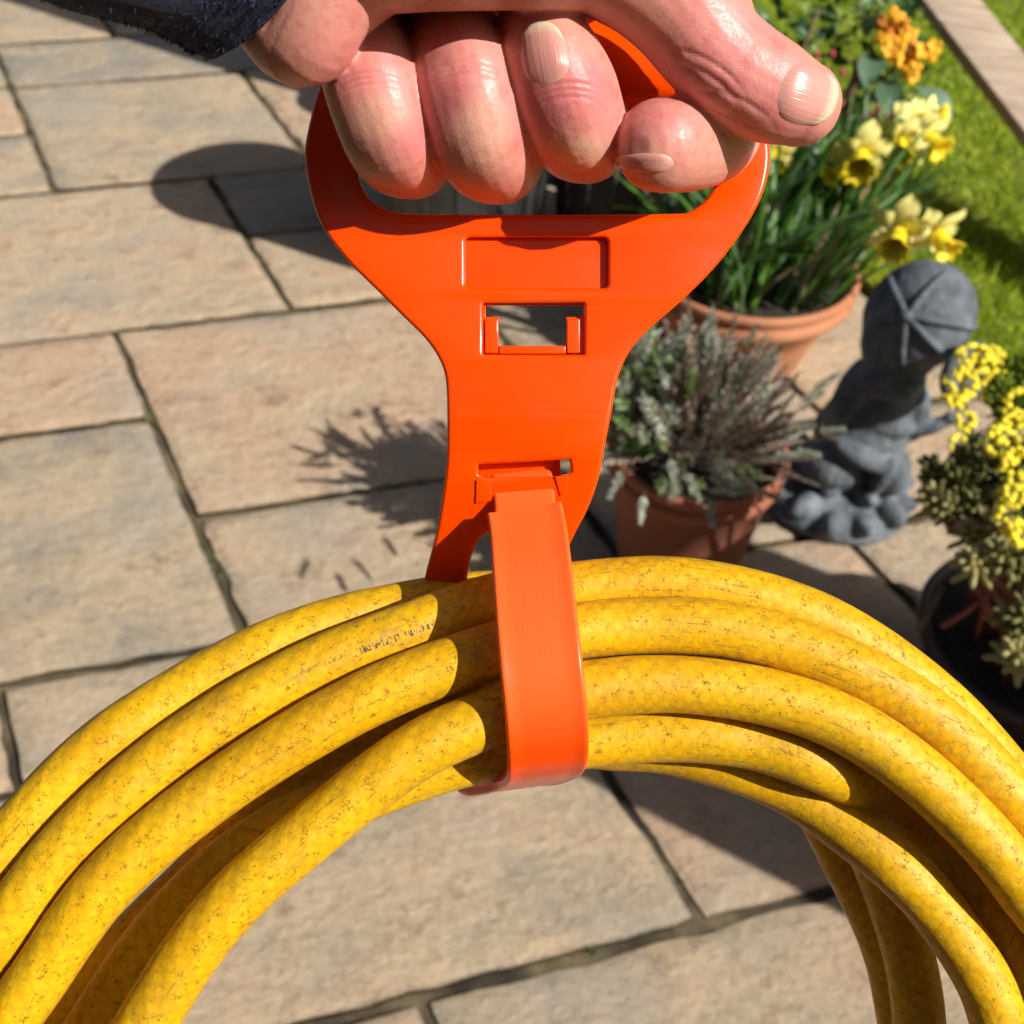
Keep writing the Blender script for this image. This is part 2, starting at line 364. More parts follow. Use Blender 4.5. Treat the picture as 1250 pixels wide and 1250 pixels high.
def slab_mesh(a0, a1, b0, b1, seed):
    gap = .0068 + .0022 * random.random()
    nu = max(5, int((a1 - a0) / .03)); nv = max(5, int((b1 - b0) / .03))
    V = []; Fc = []
    lift = random.uniform(-.0015, .002); tx = random.uniform(-.004, .004); ty = random.uniform(-.004, .004)
    cen = AB((a0 + a1) / 2, (b0 + b1) / 2)
    us = [0, .012] + list(np.linspace(0, 1, nu + 1)[1:-1]) + [.988, 1]; vs = [0, .012] + list(np.linspace(0, 1, nv + 1)[1:-1]) + [.988, 1]
    for i, u in enumerate(us):
        for j, v in enumerate(vs):
            a = a0 + gap + (a1 - a0 - 2 * gap) * u; b = b0 + gap + (b1 - b0 - 2 * gap) * v
            p = AB(a, b)
            eb = i in (0, len(us) - 1) or j in (0, len(vs) - 1)
            w = mnoise.noise(Vector((p[0] * 22, p[1] * 22, seed))) * .0055 + mnoise.noise(Vector((p[0] * 60, p[1] * 60, seed))) * .0025
            if i in (0, len(us) - 1): p[:2] += EA * w
            if j in (0, len(vs) - 1): p[:2] += EB * w
            z = lift + tx * (u - .5) + ty * (v - .5) + mnoise.fractal(Vector((p[0] * 5, p[1] * 8, seed)), 1, 2, 4) * .0022
            if eb: z -= .0045
            V.append(np.array([p[0], p[1], z]) - cen)
    n1 = len(vs)
    for i in range(len(us) - 1):
        for j in range(n1 - 1): Fc.append((i * n1 + j, (i + 1) * n1 + j, (i + 1) * n1 + j + 1, i * n1 + j + 1))
    rim = [i * n1 for i in range(len(us))] + [(len(us) - 1) * n1 + j for j in range(1, n1)] + [i * n1 + n1 - 1 for i in range(len(us) - 2, -1, -1)] + [j for j in range(n1 - 2, 0, -1)]
    base = len(V)
    for r in rim: V.append(np.array([V[r][0], V[r][1], -.026]))
    for k in range(len(rim)):
        k2 = (k + 1) % len(rim); Fc.append((rim[k], base + k, base + k2, rim[k2])[::-1])
    return mesh_from(V, Fc, STONE), cen
RECTS = [  # a0, a1, b0, b1 read off the joints in the photograph
    (-.62, 0, -.26, .345), (-.62, -.32, .345, .80), (-.32, 0, .345, .80), (-.62, 0, .80, EDGE),
    (-1.24, -.62, 0, .60), (-1.24, -.62, .60, 1.05), (-1.24, -.62, 1.05, EDGE), (-.94, -.62, -.60, 0), (-1.24, -.94, -.60, 0), (-1.24, -.62, -1.2, -.60),
    (-1.55, -1.24, 0, .90), (-1.55, -1.24, .90, EDGE), (-1.55, -1.24, -.45, 0), (-1.55, -1.24, -1.2, -.45),
    (-2.15, -1.55, -.28, .33), (-2.15, -1.55, .33, .93), (-2.15, -1.55, .93, EDGE), (-2.15, -1.55, -.88, -.28),
    (-.62, 0, -.86, -.26), (-.62, 0, -1.46, -.86),
    (0, .295, -.60, 0), (.295, .87, -.60, 0), (0, .58, 0, .70), (0, .58, .70, 1.15), (0, .58, 1.15, EDGE), (0, .58, -1.2, -.60),
    (.58, .87, 0, .60), (.58, .87, .60, 1.05), (.58, .87, 1.05, EDGE), (.58, .87, -1.2, -.60),
    (.87, 1.46, -.345, .375), (.87, 1.46, .375, .97), (.87, 1.46, .97, EDGE), (.87, 1.06, -.80, -.345), (1.06, 1.46, -.80, -.345),
    (1.46, 2.06, .022, .62), (1.46, 1.76, -.58, .022), (1.76, 2.06, -.58, .022), (1.46, 2.06, .62, 1.1), (1.46, 2.06, 1.1, EDGE),
]
for a0, a1, offs in ((-2.75, -2.15, .1), (-3.35, -2.75, -.2), (2.06, 2.66, -.1), (2.66, 3.26, .2)):
    b = -1.2 + offs
    while b < EDGE - .01:
        e = b + random.choice((.6, .45, .75)); e = EDGE if e > EDGE - .25 else e
        RECTS.append((a0, a1, b, e)); b = e
for k, (a0, a1, b0, b1) in enumerate(RECTS):
    me, cen = slab_mesh(a0, a1, b0, b1, k * 3.7)
    s = obj('slab', me, patio); s.location = cen

MOSS = leafmat('moss', (.035, .06, .012), (.11, .14, .03), .8, .15)
def moss():
    mb = MB(); rr = random.Random(3)
    for _ in range(260):
        a0, a1, b0, b1 = rr.choice(RECTS); t = rr.random()
        a, b = ((a0, b0 + (b1 - b0) * t) if rr.random() < .5 else (a0 + (a1 - a0) * t, b0))
        for k in range(rr.choice((4, 6, 9, 14))):
            p = AB(a + rr.gauss(0, .004), b + rr.gauss(0, .004), -.009) + np.array([rr.gauss(0, .005), rr.gauss(0, .005), 0])
            h = rr.uniform(.006, .014); th = rr.uniform(0, 6.28); w = np.array([math.cos(th), math.sin(th), 0]) * .0016; d = np.array([rr.gauss(0, .5), rr.gauss(0, .5), 1.0]) * h
            mb.add([p - w, p + w, p + d * .6 + w * 1.2, p + d, p + d * .6 - w * 1.2], [(0, 1, 2, 3, 4)])
    obj('moss', mb.mesh(MOSS, False), patio, kind='stuff')
moss()
# lawn sheet and grass
LZ = .012
lawn = obj('lawn', mesh_from([AB(-4.5, EDGE + .012, LZ), AB(2.5, EDGE + .012, LZ), AB(2.5, EDGE + 6, LZ), AB(-4.5, EDGE + 6, LZ), AB(-4.5, EDGE + .012, -.03), AB(2.5, EDGE + .012, -.03)],
           [(0, 1, 2, 3), (4, 5, 1, 0)], LAWN, False), kind='structure', label='sunlit lawn beyond the paving')
def grass():
    n = 70000
    b = EDGE + .015 + (rng.random(n) ** 1.3) * 2.6; a = -2.6 + rng.random(n) * 4.0
    P = O2 + a[:, None] * EA + b[:, None] * EB
    z = np.full(n, LZ - .003); h = .022 + rng.random(n) * .022; w = .0014 + rng.random(n) * .0012
    th = rng.random(n) * 2 * math.pi; side = np.stack([np.cos(th), np.sin(th)], 1); ln = rng.normal(0, .5, (n, 2)) * h[:, None]
    V = np.zeros((n, 4, 3))
    V[:, 0, :2] = P - side * w[:, None]; V[:, 1, :2] = P + side * w[:, None]
    V[:, 2, :2] = P + side * w[:, None] * .7 + ln * .45; V[:, 3, :2] = P + ln
    V[:, 0, 2] = z; V[:, 1, 2] = z; V[:, 2, 2] = z + h * .6; V[:, 3, 2] = z + h
    me = bpy.data.meshes.new('grass'); me.vertices.add(n * 4); me.vertices.foreach_set('co', V.reshape(-1))
    me.loops.add(n * 4); me.polygons.add(n)
    idx = np.arange(n * 4).reshape(n, 4)[:, [0, 1, 2, 3]].reshape(-1)
    me.loops.foreach_set('vertex_index', idx.astype(np.int32)); me.polygons.foreach_set('loop_start', np.arange(0, n * 4, 4, dtype=np.int32))
    me.update(calc_edges=True); me.materials.append(GRASS)
    obj('grass', me, kind='stuff', label='short green lawn grass with yellowish patches')
grass()

q = NT('house_brick'); v = q.n('ShaderNodeNewGeometry').outputs['Position']
mpb = q.n('ShaderNodeMapping'); mpb.inputs['Rotation'].default_value = (RAD(90), 0, 0); q.l(v, mpb.inputs[0])
bt = q.n('ShaderNodeTexBrick'); bt.inputs['Scale'].default_value = 1; bt.inputs['Brick Width'].default_value = .225; bt.inputs['Row Height'].default_value = .075; bt.inputs['Mortar Size'].default_value = .006
bt.inputs['Color1'].default_value = (.22, .09, .055, 1); bt.inputs['Color2'].default_value = (.16, .06, .04, 1); bt.inputs['Mortar'].default_value = (.25, .22, .18, 1)
q.l(mpb.outputs[0], bt.inputs['Vector']); q.col(bt.outputs[0]); q.set(Roughness=.9); BRICK = q.m
def boxm(x0, y0, z0, x1, y1, z1):
    V = [(x, y, z) for x in (x0, x1) for y in (y0, y1) for z in (z0, z1)]
    return V, [(0, 1, 3, 2), (4, 6, 7, 5), (0, 4, 5, 1), (2, 3, 7, 6), (0, 2, 6, 4), (1, 5, 7, 3)]
added_house = empty('added_house', (0, -2.3, -.02), 'brick wall added out of view behind the viewer to dim the sky fill', 'added_house')  # added wall, never in view; blocks sky light from behind the camera
WHITE = simple('white_frame', (.7, .7, .68), .4, .05); GLASS = simple('dark_glass', (.01, .012, .015), .05, .1)
obj('wall', mesh_from(*boxm(-7, -.3, 0, 3.2, 0, 3.6), BRICK, False), added_house)
dr = obj('door', mesh_from(*boxm(-1.9, .002, .05, -1.0, .05, 2.1), WHITE, False), added_house); obj('pane', mesh_from(*boxm(-1.78, .052, .9, -1.12, .06, 1.95), GLASS, False), dr)
wn_ = obj('window', mesh_from(*boxm(.6, .002, 1.0, 2.2, .05, 2.2), WHITE, False), added_house)
for k in range(2): obj('pane', mesh_from(*boxm(.68 + k * .76, .052, 1.08, 1.36 + k * .76, .06, 2.12), GLASS, False), wn_)

# ================================================================== GARDEN OBJECTS
def pot_profile(rt, rb, h, lip=.018, liph=.045, wall=.012):
    return [(0, 0), (rb * .96, 0), (rb, .006), (rb + (rt - lip - rb) * .5, h * .42), (rt - lip, h - liph), (rt - lip * .3, h - liph + .004), (rt, h - liph + .012), (rt, h - liph * .55), (rt - .006, h - liph * .5), (rt - .004, h - liph * .35), (rt + .003, h - .012),
            (rt, h - .003), (rt - .006, h), (rt - wall * .8, h - .003), (rt - wall - lip * .6, h - .03), (rt - wall - lip, h - .055)]
def soil_disc(r, z):
    V = [(0, 0, z + .01)]; Fc = []
    for k in range(1, 4):
        for i in range(24):
            a = i * math.pi / 12; V.append((r * k / 3 * math.cos(a), r * k / 3 * math.sin(a), z + random.uniform(-.004, .008)))
    for i in range(24): Fc.append((0, 1 + i, 1 + (i + 1) % 24))
    for k in range(2):
        for i in range(24):
            a = 1 + k * 24 + i; b = 1 + k * 24 + (i + 1) % 24; Fc.append((a, a + 24, b + 24, b))
    return mesh_from(V, Fc, SOIL)
def make_pot(root, mat, rt, rb, h, **kw):
    V, Fc = lathe(pot_profile(rt, rb, h, **kw), 56)
    obj('pot', mesh_from(V, Fc, mat), root); obj('soil', soil_disc(rt - kw.get('lip', .018) - .004, h - .026), root)
def orient(o, loc, direction, roll=0.0, scale=1.0):
    qd = Vector(direction).to_track_quat('Z', 'Y')
    o.rotation_mode = 'QUATERNION'; o.rotation_quaternion = qd @ Matrix.Rotation(roll, 3, 'Z').to_quaternion()
    o.location = loc; o.scale = (scale,) * 3 if np.isscalar(scale) else scale

# ---- potted daffodils
daf = empty('potted_daffodils', tuple(G(893, 424)), 'terracotta bowl of yellow daffodils with long green leaves at the lawn edge', 'potted plant')
make_pot(daf, TERRA, .205, .135, .20, lip=.02, liph=.06)
DLEAF = [leafmat('daffodil_leaf', (.03, .10, .014), (.11, .26, .035), .38, .35), leafmat('pale_daffodil_leaf', (.10, .20, .08), (.20, .34, .16), .36, .3), leafmat('dry_leaf', (.22, .16, .09), (.38, .30, .19), .7, .2)]
def blade_mesh(L, w, bend, mat):
    V = []; Fc = []; n = 8
    for i in range(n + 1):
        t = i / n; ww = w * (1 - t ** 4) * (.75 + .5 * t if t < .5 else 1.0) + .0006
        y = bend * t ** 2.2 * L; z = L * t * (1 - .25 * abs(bend) * t)
        V += [(-ww, y + .0025, z), (0, y, z), (ww, y + .0025, z)]
    for i in range(n):
        a = i * 3; Fc += [(a, a + 1, a + 4, a + 3), (a + 1, a + 2, a + 5, a + 4)]
    return mesh_from(V, Fc, mat)
BL = [blade_mesh(.34, .0065, b, DLEAF[mi]) for b, mi in ((.15, 0), (.35, 0), (.6, 0), (.25, 1), (.5, 1), (.9, 0), (.35, 2))]
lean = np.array([.20, .22, 0])
for k in range(260):
    r = .165 * math.sqrt(random.random()); th = random.uniform(0, 2 * math.pi)
    loc = np.array([r * math.cos(th), r * math.sin(th), .145])
    d = np.array([loc[0] * 1.5 + lean[0] + random.gauss(0, .12), loc[1] * 1.3 + lean[1] + random.gauss(0, .12), 1.0])
    me = BL[random.choice((0, 0, 1, 1, 2, 3, 4, 5, 6) if r > .05 else (0, 0, 1, 3))]
    o = obj('leaf', me, daf); orient(o, loc, d, random.uniform(0, 6.28), random.uniform(.72, 1.15) if me is not BL[6] else .7)
PETAL = simple('daffodil_petal', (.82, .76, .26), .5, .12, 40); TRUMP = simple('daffodil_trumpet', (.88, .68, .012), .5, .1, 60); STEM = leafmat('stem', (.05, .12, .02), (.10, .20, .04), .5, .15); DRYSTEM = simple('dry_flower_base', (.40, .28, .14), .8)
def petal_me(L=.032, w=.011):
    V = []; Fc = []
    for i in range(7):
        t = i / 6; ww = w * math.sin(math.pi * min(.97, .12 + .85 * t)) ** .8 + .0008
        for s_ in (-1, -.4, .4, 1): V.append((L * t + .004, ww * s_, .008 * math.sin(t * 2.2) - .004 * s_ * s_ * (1 - t) + .003 * math.sin(5 * t + s_ * 2)))
    for i in range(6):
        for j in range(3): a = i * 4 + j; Fc.append((a, a + 1, a + 5, a + 4))
    return mesh_from(V, Fc, PETAL)
PME = petal_me()
def trump_me():
    V = []; Fc = []; n = 30; prof = [(.004, 0), (.0085, .006), (.0095, .014), (.0105, .022), (.0125, .028), (.0165, .032), (.0155, .0325), (.0115, .028), (.009, .02), (.006, .004)]
    for i in range(n):
        a = 2 * math.pi * i / n; fr = 1 + .12 * math.sin(a * 9) + .05 * math.sin(a * 5)
        for r, z in prof:
            rr = r * (fr if z > .027 else 1 + .03 * math.sin(a * 6)); V.append((rr * math.cos(a), rr * math.sin(a), z + (.002 * math.sin(a * 9) if z > .03 else 0)))
    k = len(prof)
    for i in range(n):
        j = (i + 1) % n
        for s_ in range(k - 1): Fc.append((i * k + s_, j * k + s_, j * k + s_ + 1, i * k + s_ + 1))
    return mesh_from(V, Fc, TRUMP)
TME = trump_me()
def daffodil(px, py, t, face, base, sc=1.0):
    root_l = Vector(daf.location); p = D(px, py, t) - np.array(root_l)
    fl = obj('daffodil_flower', TME, daf); orient(fl, p, face, random.uniform(0, 6), sc * 1.5)
    for k in range(6):
        pt = obj('petal', PME, fl); pt.rotation_euler = (random.uniform(-.35, .35), random.uniform(-.1, .5), k * math.pi / 3 + random.uniform(-.12, .12)); pt.scale = (random.uniform(.85, 1.1),) * 3
    f = nrm(face); tail = p - f * .02
    path = catmull([base, base + (tail - base) * .55 + np.array([0, 0, .05]), tail + np.array([0, 0, .015]) - f * .012, tail, p], 6)
    V, Fc = tube(path, np.linspace(.0035, .003, len(path)), 7); obj('stem', mesh_from(V, Fc, STEM), daf)
    V, Fc = tube([tail - f * .014 + np.array([0, 0, .004]), tail, p], [.002, .0055, .004], 8); obj('flower_base', mesh_from(V, Fc, DRYSTEM), daf)
for px, py, t, fc, sc in ((1050, 186, 1.98, (-.15, -.85, -.15), 1.15), (1030, 205, 2.02, (-.7, -.6, -.2), .75), (1096, 170, 2.06, (-.1, -.8, -.2), 1.0), (1128, 165, 2.08, (.45, -.7, -.15), 1.0), (1112, 148, 2.12, (.1, -.7, .25), .8),
                          (1098, 280, 1.90, (-.3, -.8, -.2), 1.1), (1140, 283, 1.89, (.35, -.75, -.25), 1.0), (944, 185, 2.05, (0, -.7, -.2), .8), (1131, 142, 2.16, (.6, -.4, .3), .75)):
    daffodil(px, py, t, fc, np.array([random.uniform(-.08, .12), random.uniform(-.1, .1), .15]), sc)

# ---- wallflowers behind the bowl
wf = empty('potted_wallflower', (.70, 2.50, .012), 'orange flowered wallflower with broad green leaves behind the daffodils', 'potted plant')
make_pot(wf, TERRA, .15, .11, .2)
BROAD = [leafmat('broad_leaf', (.025, .075, .02), (.07, .17, .05), .45, .25), leafmat('bluish_leaf', (.09, .17, .10), (.17, .28, .17), .5, .2), leafmat('pale_lime_leaf', (.16, .24, .05), (.32, .40, .12), .5, .3)]
def broad_me(L, w, mat):
    V = []; Fc = []
    for i in range(7):
        t = i / 6; ww = w * math.sin(math.pi * min(.98, .06 + .92 * t)) + .0005
        V += [(-ww, .012 * math.sin(t * 3) + ww * .3, L * t), (0, .012 * math.sin(t * 3), L * t), (ww, .012 * math.sin(t * 3) + ww * .3, L * t)]
    for i in range(6): a = i * 3; Fc += [(a, a + 1, a + 4, a + 3), (a + 1, a + 2, a + 5, a + 4)]
    return mesh_from(V, Fc, mat)
BRM = [broad_me(.065, .010, BROAD[0]), broad_me(.05, .014, BROAD[0]), broad_me(.085, .024, BROAD[1]), broad_me(.05, .010, BROAD[2])]
def D_in(root, px, py, t): return D(px, py, t) - np.array(root.location)
wroot = np.array(wf.location)
for k in range(230):
    px, py = random.uniform(945, 1125), random.uniform(-60, 140)
    if px > 1095 and py < 10: continue
    t = 2.62 + random.gauss(0, .05)
    p = D_in(wf, px, py, t)
    me = BRM[random.choice((0, 0, 0, 0, 1, 1, 3))]
    o = obj('leaf', me, wf); orient(o, p, (random.gauss(0, .7), random.gauss(-.3, .7), random.gauss(.5, .5)), random.uniform(0, 6), random.uniform(.6, 1.1))
for px, py, dd in ((1065, 65, (-.2, -.8, -.4)), (1120, 108, (.6, -.5, -.4)), (1085, 100, (-.1, -.8, -.3)), (1058, 45, (.1, -.5, .5))):
    o = obj('broad_leaf', BRM[2], wf); orient(o, D_in(wf, px, py, 2.52), dd, random.uniform(-.5, .5), 1.2)
OR = [simple('orange_petal', (.90, .44, .010), .55, .15, 60), simple('deep_orange_petal', (.62, .20, .012), .55, .2, 60), simple('red_bud', (.45, .04, .06), .5, .2)]
def blossom_me(mat, n=4, r=.014):
    mb = MB()
    for k in range(n):
        a = k * 2 * math.pi / n; V, Fc = ellipsoid((r * .7 * math.cos(a), r * .7 * math.sin(a), .003 * math.sin(k * 2)), (r * .75, r * .6, r * .28), Matrix.Rotation(a, 3, 'Z'), 10, 6); mb.add(V, Fc)
    return mb.mesh(mat)
BLM = [blossom_me(OR[0]), blossom_me(OR[1]), blossom_me(OR[0], 5, .011)]
for cx, cy, n, s_ in ((1095, 42, 12, 14), (1082, 55, 6, 10), (1108, 68, 12, 13), (1130, 58, 5, 7), (1088, 22, 5, 8)):
    for k in range(n):
        o = obj('flower', BLM[random.choice((0, 0, 0, 2, 1))], wf); orient(o, D_in(wf, cx + random.gauss(0, s_ * .75), cy + random.gauss(0, s_ * .7), 2.48 + random.gauss(0, .015)), (random.gauss(0, .5), -.7, .5 + random.gauss(0, .3)), random.uniform(0, 6), random.uniform(.75, 1.15))
BUD = mesh_from(*ellipsoid((0, 0, 0), (.006, .006, .009), None, 10, 7), OR[2])
for px, py in ((997, 67), (1008, 87), (1016, 66), (1028, 88)): o = obj('bud', BUD, wf); o.location = D_in(wf, px, py, 2.45)
for px, py in ((1022, 30), (1070, 18), (1050, 20), (980, 2)):
    for k in range(6):
        o = obj('leaf', BRM[3], wf); orient(o, D_in(wf, px, py, 2.5), (random.gauss(0, .8), random.gauss(-.4, .5), random.gauss(.4, .6)), 0, .75)
for x0, y0, x1, y1 in ((1000, 190, 1080, 30), (960, 150, 1000, 10), (1040, 160, 1110, 60)):
    V, Fc = tube(catmull([D_in(wf, x0, y0, 2.55), D_in(wf, (x0 + x1) / 2 - 6, (y0 + y1) / 2, 2.52), D_in(wf, x1, y1, 2.5)], 5), .004, 7); obj('stem', mesh_from(V, Fc, simple('brown_stem', (.12, .07, .03))), wf)
V, Fc = tube([(0, 0, .15), (.0, .02, .34)], [.012, .007], 8); obj('main_stem', mesh_from(V, Fc, bpy.data.materials['brown_stem']), wf)

# ---- potted lavender
lav = empty('potted_lavender', tuple(G(822, 702)), 'terracotta pot of bushy grey green lavender beside the stone figure', 'potted plant')
LH = .27
make_pot(lav, TERRA2, .128, .088, LH, lip=.012, liph=.05)
LV = [leafmat('silver_leaf', (.24, .27, .20), (.52, .55, .45), .7, .15), leafmat('green_lavender_leaf', (.09, .15, .045), (.20, .29, .10), .6, .2), leafmat('dry_lavender', (.19, .14, .10), (.42, .34, .27), .8, .1)]
TWIG = simple('lavender_twig', (.13, .09, .06), .85)
def sprig_me(mat, L, n, ll, lw, spread):
    mb = MB(); V, Fc = tube([(0, 0, 0), (.004, .002, L * .5), (0, .004, L)], [.0014, .0011, .0006], 5); mb.add(V, Fc, 1)
    for i in range(n):
        t = .18 + .82 * i / (n - 1); th = i * 2.4 + random.uniform(-.4, .4); sp_ = spread * (1.15 - .75 * t)
        dv = nrm((math.cos(th) * sp_, math.sin(th) * sp_, 1)); sd_ = nrm(np.cross(dv, (math.cos(th + 1.6), math.sin(th + 1.6), .2))); l_ = ll * random.uniform(.7, 1.15) * (1.1 - .35 * t)
        b = np.array([0, .004 * t, L * t]); w_ = lw
        mb.add([b - sd_ * w_ * .5, b + sd_ * w_ * .5, b + dv * l_ * .55 + sd_ * w_, b + dv * l_, b + dv * l_ * .55 - sd_ * w_], [(0, 1, 2, 3, 4)], 0)
    return mb.mesh([mat, TWIG], False)
SPR = [sprig_me(LV[0], .085, 40, .022, .0023, .9), sprig_me(LV[0], .07, 42, .020, .0025, 1.1), sprig_me(LV[1], .08, 32, .026, .0030, 1.0), sprig_me(LV[2], .10, 44, .013, .0020, .7), sprig_me(LV[2], .08, 42, .014, .0022, .8), sprig_me(LV[2], .11, 44, .012, .0019, .6)]
for k in range(290):
    th = random.uniform(0, 2 * math.pi); el = math.asin(random.uniform(.02, 1)); rr = random.uniform(.06, 1.0) ** .6
    d = np.array([math.cos(th) * math.cos(el), math.sin(th) * math.cos(el), math.sin(el)])
    c0 = np.array([0, 0, LH - .01]); p = c0 + d * np.array([.125, .12, .125]) * rr + np.array([-.010, -.005, .012])
    if k % 9 == 0: p = np.array([random.gauss(-.115, .02), random.gauss(.02, .04), LH + random.uniform(.03, .16)])
    left = p[0] < -.01; low = d[2] < .3
    ch = (0, 1, 2, 2, 0, 1, 3, 4) if (p[0] < -.03 or (low and p[0] < .03)) else (3, 4, 5, 3, 4, 5, 3, 5, 0)
    o = obj('sprig', SPR[random.choice(ch)], lav); orient(o, p, d * np.array([.8, .8, .6]) + np.array([random.gauss(0, .2), random.gauss(0, .2), .55 if not low else .15]), random.uniform(0, 6), random.uniform(.55, .9) if rr > .6 else random.uniform(.85, 1.1))
for px, py, dd in ((962, 520, (.8, -.2, .5)), (985, 485, (.7, 0, .8)), (1000, 470, (.7, 0, .8)), (935, 450, (.4, 0, .9)), (950, 545, (.8, -.3, .3)), (915, 420, (.3, 0, .9)), (830, 545, (.1, -.8, -.4)), (800, 590, (-.1, -.6, -.5)), (845, 560, (.4, -.7, -.3)), (775, 560, (-.3, -.7, -.2)), (1005, 520, (.8, 0, .3)), (975, 540, (.8, -.2, .1))):
    o = obj('sprig', SPR[random.choice((0, 1, 0))], lav); orient(o, D_in(lav, px - 12, py + 10, 1.34 if py > 545 else 1.43), dd, random.uniform(0, 6), .5)
for k in range(26):
    th = random.uniform(0, 6.28); V, Fc = tube(catmull([(.03 * math.cos(th), .03 * math.sin(th), LH - .05), (.07 * math.cos(th), .07 * math.sin(th), LH + .03), (.125 * math.cos(th), .125 * math.sin(th), LH + random.uniform(.04, .1))], 3), np.linspace(.0035, .0015, 7), 6); obj('twig', mesh_from(V, Fc, TWIG), lav)

# ---- stone figure
st = np.array(G(1028, 606)); fig = MB()
def sp3(x, y, z, rx, ry, rz, rot=None): fig.add(*ellipsoid((x, y, z), (rx, ry, rz), rot, 18, 12))
Ry = lambda d: Matrix.Rotation(RAD(d), 3, 'Y')
Rz = lambda d: Matrix.Rotation(RAD(d), 3, 'Z')
V_, F_ = lathe([(0, 0), (.118, 0), (.122, .012), (.108, .03), (.08, .045), (0, .05)], 28); fig.add(np.array(V_) + np.array([-.016, 0, 0]), F_)
for k in range(13):                                    # ring of rough stone leaves at the foot
    a = k * 2 * math.pi / 13 + .1; r = .098
    sp3(r * math.cos(a) - .016, r * math.sin(a), .024 + .008 * (k % 3), .034, .017, .016 + .006 * (k % 2), Rz(math.degrees(a)) @ Ry(-25 + 14 * (k % 3)))
for k in range(7):
    a = k * .9 + .4; sp3(.06 * math.cos(a), .06 * math.sin(a), .052, .03, .015, .016, Rz(math.degrees(a)) @ Ry(-30))
sp3(-.052, -.035, .098, .046, .042, .042); sp3(.040, -.045, .098, .030, .034, .042)      # knees
sp3(-.005, .01, .125, .072, .062, .065); sp3(-.02, -.04, .078, .03, .02, .03)
sp3(.022, -.068, .105, .012, .012, .038, Ry(8)); sp3(-.015, -.055, .135, .055, .03, .02, Ry(22))   # jacket tail and hem
sp3(-.004, -.004, .155, .072, .062, .05); sp3(.0, -.004, .20, .066, .058, .08); sp3(.012, -.022, .185, .056, .042, .03)          # torso
sp3(-.048, -.02, .215, .024, .030, .058, Ry(14)); sp3(.052, -.03, .20, .019, .022, .052, Ry(-10))   # upper arms
sp3(.075, -.04, .185, .034, .013, .012, Ry(-32)); sp3(.10, -.042, .205, .014, .011, .010)          # forearm to the side
sp3(.0, -.02, .255, .05, .045, .035); sp3(.01, -.042, .245, .028, .016, .03, Ry(-20))
sp3(.004, -.004, .310, .060, .058, .070)                                                   # head
sp3(.016, .002, .345, .076, .074, .082, Ry(22))                                            # cap crown
fig_me = remesh(fig.mesh(None), .0035, 4)
rib = MB(); cc = np.array([.016, .002, .345]); but = nrm(np.array([-.50, -.74, .42])); tgt = [(.15, -.1, 1), (-.75, .1, .7), (.95, -.45, .12), (.55, -.8, -.35), (-.30, -.85, -.60), (-.95, -.25, -.1)]
R_ = np.array([.0780, .0745, .0800])
for tv in tgt:
    tv = nrm(tv); pts = [cc + nrm(but * (1 - s_) + tv * s_) * R_ * 1.005 for s_ in np.linspace(.02, 1, 12)]
    rib.add(*tube(pts, np.linspace(.0058, .0040, 12), 8))
rib.add(*ellipsoid(cc + but * R_ * 1.01, (.011, .011, .009), None, 14, 8))
ear = MB(); ec = np.array([.068, -.086, .318])
for k in range(1):
    prof = [(.0, -.006), (.034, -.009), (.043, -.002), (.046, .006), (.039, .014), (.028, .012), (.018, .002), (.0, .001)]
    V, Fc = lathe(prof, 28); Rm = np.array(Vector((.42, -.80, .25)).to_track_quat('Z', 'Y').to_matrix()); ear.add(np.array(V) @ Rm.T + ec, Fc)
mbx = MB(); mbx.v = [tuple(v_.co) for v_ in fig_me.vertices]; mbx.f = [tuple(p_.vertices) for p_ in fig_me.polygons]; mbx.mi = [0] * len(mbx.f)
statue = obj('garden_statue', mbx.mesh(STAT)); statue.location = st; statue.rotation_euler = (0, RAD(2), RAD(0))
statue.scale = (1.06, 1.06, 1.06); statue['label'] = 'dark grey stone figure in a ribbed cap standing on the paving'; statue['category'] = 'statue'
obj('cap_seams', rib.mesh(STAT), statue); obj('round_ear', ear.mesh(STAT), statue)

# ---- flowering spurge-like plant at the right, in a dark pot
sed = empty('potted_stonecrop', tuple(G(1228, 868)), 'dark round pot of red stemmed plant with needle leaves and small yellow flower heads', 'potted plant')
sroot = np.array(sed.location)
make_pot(sed, DARKPOT, .165, .12, .17, lip=.014, liph=.03)
NEED = leafmat('needle_leaf', (.17, .18, .04), (.48, .44, .18), .5, .3); RST = simple('red_stem', (.27, .075, .05), .5, .2); YF = simple('yellow_floret', (.88, .74, .03), .55, .15, 90); LIME = leafmat('lime_foliage', (.10, .20, .01), (.25, .36, .03), .5, .35)
def whorl_me(n, ll, lw, mat):
    mb = MB()
    for i in range(n):
        t = i / n; th = i * 2.39996; e = .15 + 1.0 * t; dv = np.array([math.cos(th) * math.cos(e), math.sin(th) * math.cos(e), math.sin(e)])
        b = np.array([0, 0, .030 * t]); l_ = ll * (1.1 - .5 * t) * random.uniform(.8, 1.1)
        mb.add(*tube([b, b + dv * l_ * .5, b + dv * l_ * .85, b + dv * l_], [lw * .6, lw, lw * .9, lw * .2], 5))
    return mb.mesh(mat)
WH = [whorl_me(34, .032, .0028, NEED), whorl_me(26, .026, .0034, NEED), whorl_me(40, .030, .0020, LIME)]
def florets_me(n, r):
    mb = MB()
    for i in range(n):
        u = random.uniform(.05, 1); th = i * 2.4; rr = r * math.sqrt(1 - u * u) * 1.1
        mb.add(*ellipsoid((rr * math.cos(th), rr * math.sin(th), r * u * .7), (.0047, .0047, .0042), None, 7, 5))
    return mb.mesh(YF)
